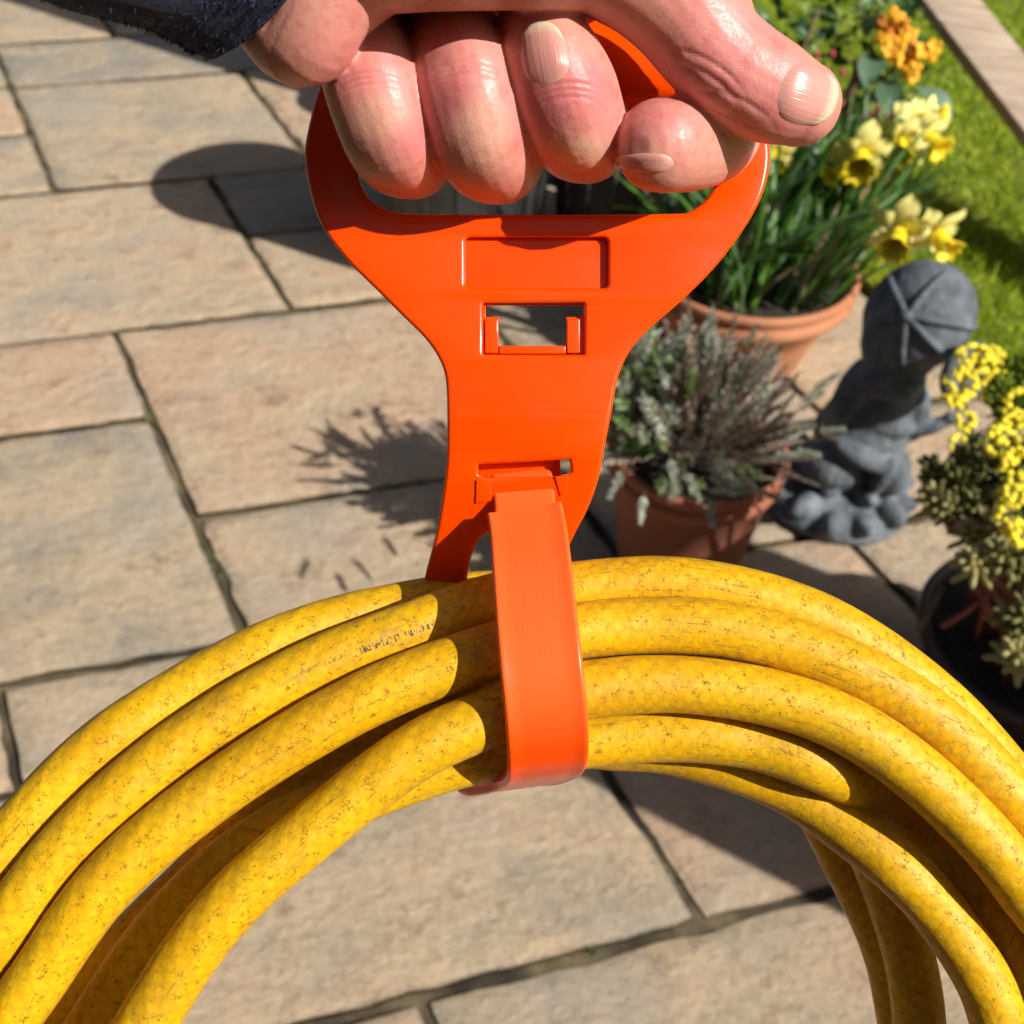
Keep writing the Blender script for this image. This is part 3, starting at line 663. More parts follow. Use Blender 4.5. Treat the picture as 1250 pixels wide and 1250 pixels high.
FLM = [florets_me(34, .026), florets_me(24, .020), florets_me(12, .012)]
stems = [((1175, 600), 1.32, 0), ((1150, 590), 1.33, 1), ((1195, 625), 1.30, 0), ((1160, 625), 1.30, 1), ((1215, 590), 1.32, 0), ((1235, 620), 1.28, 1), ((1185, 655), 1.28, 1), ((1220, 650), 1.26, 0), ((1240, 560), 1.3, 0), ((1175, 565), 1.36, 1), ((1245, 690), 1.24, 0), ((1200, 560), 1.37, 0), ((1240, 800), 1.15, 1), ((1252, 760), 1.17, 0), ((1190, 690), 1.24, 1), ((1262, 640), 1.25, 0), ((1280, 560), 1.27, 0), ((1145, 615), 1.31, 1), ((1210, 610), 1.34, 1), ((1225, 680), 1.23, 1)]
for (px, py), t, wi in stems:
    tip = D_in(sed, px, py, t - .05); b = np.array([random.uniform(-.10, .06), random.uniform(-.08, .08), .125])
    path = catmull([b, b + (tip - b) * .45 + np.array([0, 0, .02]), tip], 6)
    V, Fc = tube(path, np.linspace(.0042, .003, len(path)), 7); obj('stem', mesh_from(V, Fc, RST), sed)
    o = obj('leaf_whorl', WH[wi], sed); orient(o, tip - nrm(path[-1] - path[-2]) * .012, path[-1] - path[-2] + np.array([-.0, 0, .002]), random.uniform(0, 6), random.uniform(.9, 1.25))
for (x0, y0), (x1, y1), t in (((1195, 690), (1165, 640), 1.34), ((1215, 765), (1190, 715), 1.27), ((1195, 735), (1150, 765), 1.27), ((1120, 770), (1150, 715), 1.3)):
    V, Fc = tube([D_in(sed, x0, y0, t), D_in(sed, (x0 + x1) / 2 + 3, (y0 + y1) / 2, t), D_in(sed, x1, y1, t)], .0034, 8); obj('red_stem', mesh_from(V, Fc, RST if x0 != 1120 else TWIG), sed)
spu = sed
for px, py, t, k in ((1172, 470, 1.44, 1), (1190, 445, 1.45, 0), (1200, 462, 1.45, 0), (1165, 490, 1.43, 2), (1178, 515, 1.42, 2), (1240, 530, 1.24, 0), (1222, 545, 1.22, 1), (1245, 570, 1.18, 1), (1235, 605, 1.14, 2), (1250, 630, 1.10, 0), (1170, 545, 1.41, 2), (1180, 575, 1.40, 2), (1245, 500, 1.27, 1), (1208, 440, 1.46, 1), (1240, 650, 1.09, 2)):
    tip = D_in(spu, px, py, t); o = obj('flower_head', FLM[k], spu); orient(o, tip, (random.gauss(-.1, .2), random.gauss(-.5, .2), .7), random.uniform(0, 6), random.uniform(.8, 1.0))
    b = np.array([random.uniform(-.05, .05), random.uniform(-.05, .08), .125]); path = catmull([b, b + (tip - b) * .5 + np.array([0, .01, .02]), tip], 5); V, Fc = tube(path, np.linspace(.0035, .002, len(path)), 6); obj('stem', mesh_from(V, Fc, STEM), spu)
for k in range(44):
    px = random.uniform(1215, 1310); py = random.uniform(440, 560)
    o = obj('feathery_shoot', WH[2], spu); orient(o, D_in(spu, px, py, 1.46 + random.gauss(0, .02)), (random.gauss(0, .5), random.gauss(-.2, .4), 1), random.uniform(0, 6), random.uniform(.8, 1.2))
GRIT = simple('grit', (.25, .19, .14), .8, .4)
for k in range(40):
    a = random.uniform(0, 6.28); r = .12 * math.sqrt(random.random()); o = obj('pebble', mesh_from(*ellipsoid((0, 0, 0), (.005, .004, .003), None, 7, 5), GRIT), sed) if k == 0 else obj('pebble', bpy.data.objects['pebble'].data, sed)
    o.location = (r * math.cos(a), r * math.sin(a), .131); o.scale = (random.uniform(.4, 1.3),) * 3

# ---- wooden rail over the lawn
def box_between(p, q_, w, h, upv=(0, 0, 1), seg=1, bev=.004):
    p = np.array(p); q_ = np.array(q_); t = nrm(q_ - p); s_ = nrm(np.cross(t, upv)); u_ = np.cross(s_, t)
    prof = []
    for sx, sy in ((1, 1), (-1, 1), (-1, -1), (1, -1)):
        for k in range(3):
            a = {(1, 1): 0, (-1, 1): 90, (-1, -1): 180, (1, -1): 270}[(sx, sy)] + k * 45
            prof.append((sx * (w / 2 - bev) + bev * math.cos(RAD(a)), sy * (h / 2 - bev) + bev * math.sin(RAD(a))))
    V = []; n = len(prof)
    for c_ in (p, q_):
        for x, y in prof: V.append(c_ + s_ * x + u_ * y)
    Fc = [(k, (k + 1) % n, n + (k + 1) % n, n + k) for k in range(n)] + [tuple(range(n))[::-1], tuple(range(n, 2 * n))]
    return V, Fc
rp = np.array([.968, 2.863, .368]); rd = nrm(np.array([1.093, 2.539, .270]) - rp)
foot = rp + rd * ((rp[2] - .05) / -rd[2])
rail = empty('wooden_rail', (foot[0], foot[1], .012), 'weathered pale wooden plank slanting above the lawn', 'wooden plank')
def rail_part(name, p, q_, w, h):
    V, Fc = box_between(p, q_, w, h); V = np.array(V) - np.array(rail.location); me = mesh_from(V, Fc, WOOD, True); me.set_sharp_from_angle(angle=RAD(40)); obj(name, me, rail)
rail_part('beam', rp - rd * 1.5, foot, .15, .03)
c_ = rp - rd * 1.35
for s_ in (-1, 1): rail_part('post', (c_[0] + s_ * .05, c_[1], .0), (c_[0] + s_ * .05, c_[1], c_[2] - .02), .05, .05)

# ---- dark pots behind the hand
def dark_pot(name, x, y, rt, rb, h, label):
    r_ = empty(name, (x, y, 0), label, 'planter'); V, Fc = lathe(pot_profile(rt, rb, h, lip=.01, liph=.04), 48); obj('pot', mesh_from(V, Fc, GREYPOT), r_); obj('soil', soil_disc(rt - .03, h - .05), r_)
    for k in range(16):
        a = k * math.pi / 8; V, Fc = tube([(math.cos(a) * (rb + .002), math.sin(a) * (rb + .002), .02), (math.cos(a) * (rt - .012), math.sin(a) * (rt - .012), h - .05)], .006, 6); obj('rib', mesh_from(V, Fc, GREYPOT), r_)
    return r_
dp = dark_pot('ribbed_planter', -.135, 2.19, .205, .15, .53, 'dark grey ribbed planter seen through the handle opening behind the fingers')
STRAW = leafmat('grey_straw', (.12, .12, .11), (.30, .30, .27), .6, .2); SM = [blade_mesh(.30, .005, b, STRAW) for b in (.1, .3, .6)]
dry = empty('dry_leaf_bundle', tuple(G(600, 300)), 'bundle of grey dry leaves standing behind the fingers', 'dry leaves')
for k in range(46):
    o = obj('leaf', SM[k % 3], dry); orient(o, (random.gauss(0, .03), random.gauss(0, .02), 0), (random.gauss(.18, .14), random.gauss(.1, .2), 1), random.uniform(0, 6), random.uniform(.6, .95))
dp5 = dark_pot('dark_filler_planter', .20, 2.27, .165, .13, .36, 'low dark grey planter added between the ribbed planter and the daffodils to darken the gap'); dp5.rotation_euler = (0, 0, .2)  # put in to darken the pale paving behind the handle opening
dp2 = dark_pot('shadow_planter', .13, 2.62, .12, .10, .62, 'slim dark planter added unseen behind the gripping hand to cast a round shadow')  # hidden stand-in that throws the small round shadow
cab = empty('shadow_cabinet', (.12, 2.90, 0), 'tall dark cabinet shape added unseen behind the hand to shade the far corner of the paving', 'cabinet'); cab.rotation_euler = (0, 0, RAD(-29))  # made-up caster for the shadow over the far slabs
def cab_part(name, p, q_, w, h, upv=(0, 0, 1)): me = mesh_from(*box_between(p, q_, w, h, upv), GREYPOT); me.set_sharp_from_angle(angle=RAD(40)); obj(name, me, cab)
cab_part('body', (0, 0, .0), (0, 0, 1.86), .56, .44, (1, 0, 0)); cab_part('roof', (0, 0, 1.861), (0, 0, 1.90), .62, .50, (1, 0, 0))
for sg in (-1, 1): cab_part('door', (-.232, sg * .135, .06), (-.232, sg * .135, 1.80), .25, .02, (1, 0, 0))
box = empty('shadow_box', (1.322, .525, 0), 'dark square box added out of view at the right to cast a shadow across the paving', 'storage box'); box.rotation_euler = (0, 0, RAD(-29))  # invented block; only its shadow falls in view
def box_part(name, p, q_, w, h, upv=(1, 0, 0)): me = mesh_from(*box_between(p, q_, w, h, upv), GREYPOT); me.set_sharp_from_angle(angle=RAD(40)); obj(name, me, box)
box_part('body', (0, 0, 0), (0, 0, .90), .52, .52); box_part('lid', (0, 0, .901), (0, 0, .94), .55, .55)
for sg in (-1, 1): box_part('door', (-.268, sg * .125, .06), (-.268, sg * .125, .86), .23, .014)

# ================================================================== THE HOSE CARRIER (orange plastic)
PXM = .3 / F
def plate_t(y, bend=True):
    t = .300 + (y - 430) * .6e-5
    if bend and y > 500: t += 4.2e-7 * (y - 500) ** 2
    return t
car = empty('hose_carrier', tuple(D(640, 960, .30)), 'bright orange plastic hose carrier handle with its strap closed round the hose', 'hose carrier')
CO = np.array(car.location)
def smooth_loop(pts, n=6):
    P = np.array(pts, float); k = len(P); out = []
    for i in range(k):
        p0, p1, p2, p3 = P[(i - 1) % k], P[i], P[(i + 1) % k], P[(i + 2) % k]
        for j in range(n):
            t = j / n; out.append(.5 * (2 * p1 + (p2 - p0) * t + (2 * p0 - 5 * p1 + 4 * p2 - p3) * t * t + (3 * p1 - p0 - 3 * p2 + p3) * t ** 3))
    return out
def rrect(x0, y0, x1, y1, r=4, n=4):
    out = []
    for cx, cy, a0 in ((x1 - r, y0 + r, -90), (x1 - r, y1 - r, 0), (x0 + r, y1 - r, 90), (x0 + r, y0 + r, 180)):
        for k in range(n + 1): a = RAD(a0 + 90 * k / n); out.append((cx + r * math.cos(a), cy + r * math.sin(a)))
    return out
def plate(loops, z0, z1, bevel, ycuts):
    """2D outline (pixels of the drawing) -> bevelled solid, then laid in the carrier's own leaning, bending plane"""
    cu = bpy.data.curves.new('c', 'CURVE'); cu.dimensions = '2D'; cu.fill_mode = 'BOTH'
    for lp in loops:
        s_ = cu.splines.new('POLY'); s_.points.add(len(lp) - 1); s_.use_cyclic_u = True
        for p_, (x, y) in zip(s_.points, lp): p_.co = ((x - 625) * PXM * 1000, -(y - 625) * PXM * 1000, 0, 1)
    cu.extrude = max(.001, (z1 - z0) / 2 - bevel); cu.bevel_depth = bevel; cu.bevel_resolution = 3; cu.offset = -bevel
    o = bpy.data.objects.new('c', cu); COL.objects.link(o); dg = bpy.context.evaluated_depsgraph_get(); dg.update()
    me = bpy.data.meshes.new_from_object(o.evaluated_get(dg)); bpy.data.objects.remove(o)
    bm = bmesh.new(); bm.from_mesh(me); bmesh.ops.remove_doubles(bm, verts=bm.verts, dist=.002)
    for y in ycuts:
        bmesh.ops.bisect_plane(bm, geom=bm.verts[:] + bm.edges[:] + bm.faces[:], plane_co=(0, -(y - 625) * PXM * 1000, 0), plane_no=(0, 1, 0), dist=1e-4)
    bmesh.ops.recalc_face_normals(bm, faces=bm.faces)
    zc = (z0 + z1) / 2; sag = .0
    for v in bm.verts:
        px = v.co.x / PXM / 1000 + 625; py = 625 - v.co.y / PXM / 1000; z = v.co.z + zc
        v.co = Vector(D(px, py, plate_t(py) - z / 1000) - CO)
    me2 = bpy.data.meshes.new('plate'); bm.to_mesh(me2); bm.free(); return me2
def join_meshes(mes, mat, sharp=35):
    bm = bmesh.new()
    for me in mes: bm.from_mesh(me)
    out = bpy.data.meshes.new('joined'); bm.to_mesh(out); bm.free()
    out.polygons.foreach_set('use_smooth', [True] * len(out.polygons)); out.set_sharp_from_angle(angle=RAD(sharp)); out.materials.clear(); out.materials.append(mat); return out
outer = smooth_loop([(378, 150), (372, 190), (380, 239), (395, 279), (424, 318), (459, 353), (494, 388), (519, 413), (535, 436), (544, 462), (546, 510), (545, 565), (539, 612), (532, 652), (522, 690), (516, 716), (508, 752),
                     (536, 760), (564, 752), (570, 707), (575, 681), (584, 660), (600, 648), (625, 644), (646, 652), (654, 685), (650, 748), (662, 760), (674, 748), (682, 700), (699, 657), (717, 622), (730, 586), (739, 540), (747, 500), (754, 462), (768, 430), (791, 403), (831, 368), (871, 328), (905, 284), (928, 244), (938, 209), (939, 175), (930, 120), (905, 70), (862, 30), (800, 12), (700, 8), (600, 8), (500, 14), (445, 35), (405, 75), (388, 112)], 4)
grip = smooth_loop([(437, 205), (441, 225), (452, 243), (470, 255), (500, 261), (600, 262), (720, 262), (820, 261), (842, 258), (862, 243), (874, 220), (878, 195), (868, 160), (840, 140), (760, 134), (600, 134), (490, 136), (455, 150), (440, 175)], 4)
win_full = rrect(590, 370, 713, 433, 2, 2)
win_T = [(593, 373), (711, 373), (711, 387), (691, 387), (691, 422), (609, 422), (609, 387), (593, 387)]
rec = rrect(568, 290, 742, 352, 6, 4)
slot = [(584, 567), (695, 561), (697, 575), (690, 581), (592, 583), (584, 578)]
cuts = list(range(455, 760, 9))
front = plate([outer, grip, rec, win_full, slot], -2.2, 2.4, 1.15, cuts)
inset = lambda lp, k: [((x - 655) * (1 - k) + 655, (y - 330) * (1 - k) + 330) for x, y in lp]
mid_out = smooth_loop([(400, 200), (415, 270), (470, 340), (530, 405), (560, 460), (560, 540), (735, 540), (738, 470), (765, 415), (840, 345), (900, 260), (915, 200), (890, 130), (420, 130)], 3)
inner_out = [(520, 284), (780, 284), (775, 350), (735, 440), (735, 450), (560, 450), (560, 440), (530, 350)]
back = plate([inner_out, win_T], -2.6, -.2, .25, [])
keep = plate([rrect(578, 552, 684, 592, 2, 2)], -6.5, -4.2, .3, [])
tabs = [plate([rrect(x0, 389, x1, 431, 1.5, 2)], -2.0, 1.5, .3, []) for x0, x1 in ((592, 608), (692, 708))]
lip = plate([rrect(609, 422, 691, 432, 1.5, 2)], -2.0, 1.2, .4, [])
# raised collars either side of the slot, where the tab clips in
clips = [plate([[(581, 586), (598, 586), (600, 612), (580, 615)]], 1.6, 3.0, .35, []), plate([[(677, 582), (694, 578), (692, 602), (684, 606)]], 1.6, 3.0, .35, [])]
handle = obj('handle', join_meshes([front, back, lip, keep] + tabs + clips, ORANGE), car)
# hand grip bar: a thicker rounded bar across the top of the ring
gb = []
for x in np.linspace(425, 890, 20): gb.append(D(x, 72 + .00035 * (x - 655) ** 2 * .6, plate_t(72)) - CO)
V, Fc = tube(gb, .0105, 20, True, (1.0, .62), ref=UP); obj('grip_bar', mesh_from(V, Fc, ORANGE), car)

# strap: swept ribbon with a raised rim
WD = nrm(RT * math.cos(RAD(7.6)) + UP * math.sin(RAD(7.6)))
def ribbon(path, hw, th, rim, n=7, w_ends=None):
    P = catmull([D(*p) for p in path], n); m_ = len(P); T = np.gradient(P, axis=0); T /= np.linalg.norm(T, axis=1)[:, None]
    prof = [(-1, -.3), (-1.0, .05 + rim), (-.985, .25 + rim), (-.955, .42 + rim), (-.91, .50 + rim), (-.85, .51), (-.5, .52), (0, .53), (.5, .52), (.85, .51), (.91, .50 + rim), (.955, .42 + rim), (.985, .25 + rim), (1.0, .05 + rim), (1, -.3), (.97, -.55), (0, -.6), (-.97, -.55)]
    V = []; UVs = []; s_ = 0
    for i in range(m_):
        if i: s_ += np.linalg.norm(P[i] - P[i - 1])
        w = nrm(WD - T[i] * (WD @ T[i])); nn = np.cross(T[i], w)
        if i < m_ * .5 and nn @ FW > 0: nn = -nn
        elif i >= m_ * .5 and prevn @ nn < 0: nn = -nn
        prevn = nn
        for a, b in prof: V.append(P[i] + w * hw * a + nn * th * b - CO); UVs.append((a * hw, s_))
    k = len(prof); Fc = []
    for i in range(m_ - 1):
        for j in range(k): j2 = (j + 1) % k; Fc.append((i * k + j, i * k + j2, (i + 1) * k + j2, (i + 1) * k + j))
    Fc.append(tuple(range(k))); Fc.append(tuple((m_ - 1) * k + j for j in range(k))[::-1]); return V, Fc, UVs
SP = [(640.5, 624, .3005), (645, 650, .2955), (650, 700, .2865), (655.5, 760, .2795), (661, 815, .2760), (666.5, 870, .2765), (668.5, 905, .2790), (668, 930, .2835), (664, 943, .2905), (652, 951, .3005), (630, 957, .312), (608, 956, .323), (592, 940, .331), (583, 895, .337), (577, 830, .338), (568, 760, .337), (556, 735, .333)]
V1, F1, U1 = ribbon(SP, .0100, .0027, .10)
V2, F2, U2 = ribbon([(634, 572, .3130), (636, 577, .3090), (638, 588, .3055), (640, 606, .3030), (642, 632, .2990)], .0081, .0019, .0)
mbs = MB(); mbs.add(V1, F1); mbs.add(V2, F2)
nub = ellipsoid(D(713.5, 940, .2855) - CO, (.0017, .0012, .0009), None, 10, 7); 
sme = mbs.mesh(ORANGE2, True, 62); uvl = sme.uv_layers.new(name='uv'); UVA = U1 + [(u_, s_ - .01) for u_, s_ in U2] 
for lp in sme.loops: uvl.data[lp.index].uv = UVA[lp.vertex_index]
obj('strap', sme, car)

# ================================================================== THE HOSE
HR = .0074
S = {  # centre lines: (x, y, depth)
 'f': [(0, 1038, .289), (60, 972, .292), (128, 908, .295), (215, 850, .300), (300, 803, .305), (400, 764, .311), (500, 741, .319), (600, 728, .327), (700, 738, .331), (850, 785, .331), (960, 870, .331), (1035, 975, .331), (1080, 1075, .331), (1108, 1160, .331), (1122, 1250, .331)],
 'a': [(0, 1138, .285), (55, 1065, .287), (130, 985, .290), (215, 915, .294), (310, 853, .297), (410, 802, .300), (500, 769, .303), (605, 733, .307), (710, 718, .309), (800, 712, .309), (890, 722, .308), (1000, 757, .307), (1104, 822, .307), (1180, 890, .307), (1255, 975, .307)],
 'b': [(0, 1262, .281), (50, 1190, .282), (112, 1100, .283), (190, 1022, .285), (285, 950, .288), (380, 890, .290), (470, 843, .292), (560, 808, .294), (615, 790, .295), (715, 769, .297), (800, 763, .298), (885, 768, .298), (1000, 800, .298), (1100, 850, .298), (1180, 915, .298), (1255, 995, .298)],
 'c': [(150, 1300, .278), (184, 1240, .279), (235, 1160, .280), (300, 1085, .281), (375, 1020, .283), (455, 955, .285), (530, 905, .287), (595, 877, .289), (640, 858, .290), (716, 842, .2915), (800, 835, .292), (870, 839, .292), (1000, 870, .292), (1100, 928, .292), (1160, 980, .292), (1225, 1050, .292), (1270, 1110, .292)],
 'd': [(70, 1330, .300), (112, 1258, .300), (170, 1170, .300), (232, 1098, .300), (305, 1035, .300), (385, 990, .301), (460, 962, .302), (545, 932, .303), (640, 912, .303), (720, 903, .303), (800, 896, .303), (870, 898, .303), (930, 908, .303), (1000, 932, .304), (1060, 964, .305), (1130, 1018, .306), (1190, 1085, .306), (1225, 1150, .306), (1250, 1230, .306)],
 'e': [(50, 1310, .316), (95, 1235, .316), (160, 1150, .316), (240, 1070, .317), (330, 975, .316), (430, 900, .315), (540, 858, .316), (640, 868, .317), (715, 903, .316), (790, 909, .315), (845, 919, .313), (900, 935, .311), (970, 965, .309), (1040, 1014, .306), (1095, 1058, .304), (1140, 1105, .303), (1180, 1161, .302), (1208, 1213, .302), (1222, 1260, .302)],
 'g': [(-20, 1232, .303), (30, 1170, .305), (120, 1068, .309), (250, 950, .314), (400, 860, .320), (600, 800, .327), (750, 805, .334), (880, 858, .338), (975, 945, .341), (1025, 1035, .342), (1062, 1110, .342), (1088, 1180, .342), (1104, 1260, .342)],
}
order = ['a', 'b', 'c', 'e', 'd', 'f', 'g']
samp = {k: catmull(v_, 6) for k, v_ in S.items()}
# let the strands settle: push overlapping neighbours apart along the line of sight
for it in range(60):
    P3 = {k: np.array([D(*p) for p in samp[k]]) for k in order}; dt = {k: np.zeros(len(samp[k])) for k in order}
    for i, a in enumerate(order):
        for b in order[i + 1:]:
            df = P3[a][:, None] - P3[b][None]; ds = np.linalg.norm(df, axis=2); ix = np.argwhere(ds < 2 * HR * .985)
            for p_, q_ in ix:
                s_ = np.sign(samp[b][q_, 2] - samp[a][p_, 2]) or 1; pen = (2 * HR * .985 - ds[p_, q_]) * .12
                dt[a][p_] -= s_ * pen * .25; dt[b][q_] += s_ * pen
    for k in order:
        d_ = np.clip(dt[k], -.0012, .0012); d_ = np.convolve(np.pad(d_, 3, 'edge'), np.ones(7) / 7, 'valid'); samp[k][:, 2] += d_
def spline(P, step):
    """natural cubic spline through P, parametrised by chord length"""
    P = np.asarray(P, float); h = np.linalg.norm(np.diff(P, axis=0), axis=1) ** .7; x = np.concatenate([[0], np.cumsum(h)]); n_ = len(P)
    A_ = np.zeros((n_, n_)); B_ = np.zeros((n_, 3)); A_[0, 0] = A_[-1, -1] = 1
    for i_ in range(1, n_ - 1):
        A_[i_, i_ - 1] = h[i_ - 1]; A_[i_, i_] = 2 * (h[i_ - 1] + h[i_]); A_[i_, i_ + 1] = h[i_]
        B_[i_] = 6 * ((P[i_ + 1] - P[i_]) / h[i_] - (P[i_] - P[i_ - 1]) / h[i_ - 1])
    M2 = np.linalg.solve(A_, B_); out = []
    for i_ in range(n_ - 1):
        m_ = max(2, int(np.linalg.norm(P[i_ + 1] - P[i_]) / step))
        for t in np.arange(m_) / m_:
            a_, b_ = 1 - t, t; out.append(a_ * P[i_] + b_ * P[i_ + 1] + h[i_] ** 2 / 6 * ((a_ ** 3 - a_) * M2[i_] + (b_ ** 3 - b_) * M2[i_ + 1]))
    out.append(P[-1]); return np.array(out)
full = []
def ext(p, q_, L):
    d_ = p[:2] - q_[:2]; d_ = d_ / np.linalg.norm(d_); return p[:2] + d_ * L
a0_ = samp['a']; q0 = ext(a0_[0], a0_[6], 130); full += [D(-60, 1700, .29), D(-150, 1480, .288), D(q0[0], q0[1], .286)]
for i, k in enumerate(order):
    sk = samp[k]; full += [D(*p) for p in sk[::6]]
    if i == len(order) - 1: full += [D(1150, 1480, .342), D(1120, 1700, .34), D(1000, 1900, .34)]; break
    nx = samp[order[i + 1]]; e1 = ext(sk[-1], sk[-7], 130); s1 = ext(nx[0], nx[6], 130); te, ts = sk[-1][2], nx[0][2]
    dx = (i - 3) * 16
    mid = [(e1[0], e1[1])] + [(max(x + dx, e1[0] - 260) if x > 600 else x + dx, y + dx) for x, y in ((1300, 1660), (1090, 1960), (680, 2110), (260, 2030), (-40, 1780), (-150, 1560))] + [(s1[0], s1[1])]
    for j_, (x, y) in enumerate(mid):
        w = j_ / (len(mid) - 1); full.append(D(x, y, te * (1 - w) + ts * w + .014 * math.sin(w * math.pi) + (i - 3) * .004 * math.sin(w * math.pi)))
path = spline(full, .0024)
seg = np.linalg.norm(np.diff(path, axis=0), axis=1); cum = np.concatenate([[0], np.cumsum(seg)]); N = int(cum[-1] / .0024)
even = np.stack([np.interp(np.linspace(0, cum[-1], N), cum, path[:, j_]) for j_ in range(3)], 1)
HO = D(620, 2120, .32)
NS = 28
hr_ = np.array([HR * (1 + .022 * mnoise.noise(Vector((k_ * .045, 0, 0))) + .012 * mnoise.noise(Vector((k_ * .21, 5, 0)))) for k_ in range(N)])
V, Fc = tube(even - HO, hr_, NS, True)
hme = mesh_from(V, Fc, HOSE, True); uvl = hme.uv_layers.new(name='uv'); L_ = cum[-1]
uvd = np.zeros(len(hme.loops) * 2); li = np.zeros(len(hme.loops), np.int32); hme.loops.foreach_get('vertex_index', li)
ring = li // NS; k_ = (li % NS).astype(float)
ls = np.zeros(len(hme.polygons), np.int32); hme.polygons.foreach_get('loop_start', ls)
for st_, nl in ((1, None),):
    kk = k_.copy(); quad = kk[:(len(hme.polygons) - 2) * 4].reshape(-1, 4); wrap = (quad.max(1) - quad.min(1)) > NS / 2; quad[wrap] = np.where(quad[wrap] == 0, NS, quad[wrap]); kk[:quad.size] = quad.reshape(-1)
uvd[0::2] = ring / N * L_; uvd[1::2] = kk / NS; uvl.data.foreach_set('uv', uvd)
hose = obj('garden_hose', hme); hose.location = HO
pt_ = D(488, 777, .290); ri = int(np.argmin(((even - D(487, 774, .3005)) ** 2).sum(1))); rv_ = np.array(V[ri * NS:(ri + 1) * NS]) + HO
PRINT.inputs[0].default_value = ri / N * L_; PRINT.inputs[1].default_value = int(np.argmin(((rv_ - pt_) ** 2).sum(1))) / NS
hose['label'] = 'scuffed yellow garden hose coiled in loops hanging from the orange carrier'; hose['category'] = 'garden hose'

# ================================================================== THE HAND
def hp(x, y, t): return D(x, y, t)
hb = MB()
def chain(pts, seg=24, boxy=1.0): hb.add(*round_tube([(hp(x, y, t), r) for x, y, t, r in pts], 7, seg, RT, None, boxy))
# little finger, ring, middle, index: knuckle behind the bar -> under the bar -> up the near side
chain([(520, -90, .322, .0105), (540, 30, .321, .0105), (530, 120, .315, .0105), (512, 172, .305, .0110), (498, 187, .291, .0113), (480, 170, .2755, .0112), (464, 128, .2695, .0113), (451, 84, .2700, .0112), (446, 45, .2780, .0104), (450, 8, .288, .0094)], boxy=.86)
chain([(620, -100, .324, .0112), (640, 30, .323, .0112), (630, 122, .317, .0112), (616, 178, .306, .0116), (604, 191, .291, .0118), (590, 172, .2755, .0117), (577, 128, .2690, .0117), (566, 84, .2690, .0115), (557, 42, .2760, .0107), (550, 3, .286, .0096)], boxy=.86)
chain([(720, -100, .324, .0115), (745, 20, .323, .0115), (738, 102, .317, .0115), (722, 154, .306, .0116), (712, 166, .291, .0117), (703, 150, .2755, .0118), (690, 114, .2680, .0120), (676, 78, .2655, .0112), (664, 50, .2665, .0102), (656, 28, .269, .0089)], boxy=.88)
chain([(830, -90, .324, .0112), (870, 20, .324, .0112), (888, 90, .319, .0108), (890, 142, .309, .0110), (870, 166, .295, .0114), (840, 174, .2825, .0116), (807, 178, .2715, .0108)], boxy=.9)
# thumb, growing out of the ball of the hand and lying on the ring of the handle
chain([(640, -94, .247, .0176), (720, -88, .253, .0174), (782, -45, .258, .0152), (826, 2, .263, .0132), (866, 56, .2665, .0121), (903, 91, .2685, .0122), (944, 114, .2695, .0115), (976, 127, .2715, .0098)], boxy=.93)
# palm: bridge over the top of the bar, ball of the thumb and heel towards the wrist
chain([(480, -130, .305, .020), (600, -140, .308, .020), (740, -140, .305, .018)])
chain([(520, -115, .290, .021), (640, -125, .285, .021), (760, -105, .275, .017)])
chain([(520, -125, .262, .021), (640, -130, .255, .021), (720, -120, .250, .019)])
chain([(350, -110, .256, .0180), (430, -100, .247, .0190), (530, -102, .243, .0186), (630, -97, .246, .0178), (730, -87, .254, .0172)])
chain([(520, -110, .262, .0170), (455, -62, .254, .0140), (402, -8, .250, .0116), (368, 44, .255, .0112), (335, -20, .258, .0150), (285, -110, .254, .0190), (210, -230, .245, .0230)])
chain([(560, -120, .275, .024), (440, -120, .268, .024), (330, -150, .260, .0240), (180, -260, .240, .0250), (20, -400, .215, .0270), (-150, -560, .185, .030)])
hand_me = remesh(hb.mesh(None), .00055, 8, .5)
nv = len(hand_me.vertices); co = np.zeros(nv * 3); hand_me.vertices.foreach_get('co', co); co = co.reshape(-1, 3)
tint = np.tile(np.array([.60, .265, .205]), (nv, 1)); wr = np.zeros(nv)
def blob(x, y, t, r, c, k=1.0, stretch=(1, 1), ang=0):
    v_ = co - hp(x, y, t); u1 = v_ @ RT; u2 = v_ @ UP; u3 = v_ @ FW; ca, sa = math.cos(RAD(ang)), math.sin(RAD(ang))
    a_ = (u1 * ca + u2 * sa) / stretch[0]; b_ = (-u1 * sa + u2 * ca) / stretch[1]
    w = np.clip(np.exp(-((a_ ** 2 + b_ ** 2 + (u3 * .6) ** 2) / r ** 2) ** 1.4) * k, 0, 1)[:, None]
    tint[:] = tint * (1 - w) + np.array(c) * w
PINK = (.66, .215, .205); PALE = (.70, .385, .28); RED = (.52, .12, .14)
for x, y, t, r, k in ((450, 100, .258, .011, .8), (565, 105, .256, .012, .8), (700, 135, .256, .014, .85), (920, 70, .256, .013, .6), (870, 40, .254, .011, .5), (815, 150, .26, .009, .6), (500, 150, .26, .010, .6), (960, 140, .26, .009, .6)): blob(x, y, t, r, PINK, k)
blob(558, 125, .257, .0050, RED, .65); blob(660, 128, .257, .006, RED, .6); blob(725, 100, .256, .006, RED, .55); blob(505, 165, .262, .005, RED, .4); blob(640, 170, .262, .004, RED, .4); blob(985, 165, .262, .005, RED, .4); blob(430, 175, .26, .008, (.55, .27, .20), .5)
blob(457, 138, .2575, .0060, PALE, .85, (1.2, .85)); blob(582, 165, .2585, .0072, PALE, .9, (.95, 1.2)); blob(712, 185, .262, .0068, (.74, .50, .34), .8, (1.5, .6)); blob(795, 198, .262, .004, (.72, .42, .26), .5)
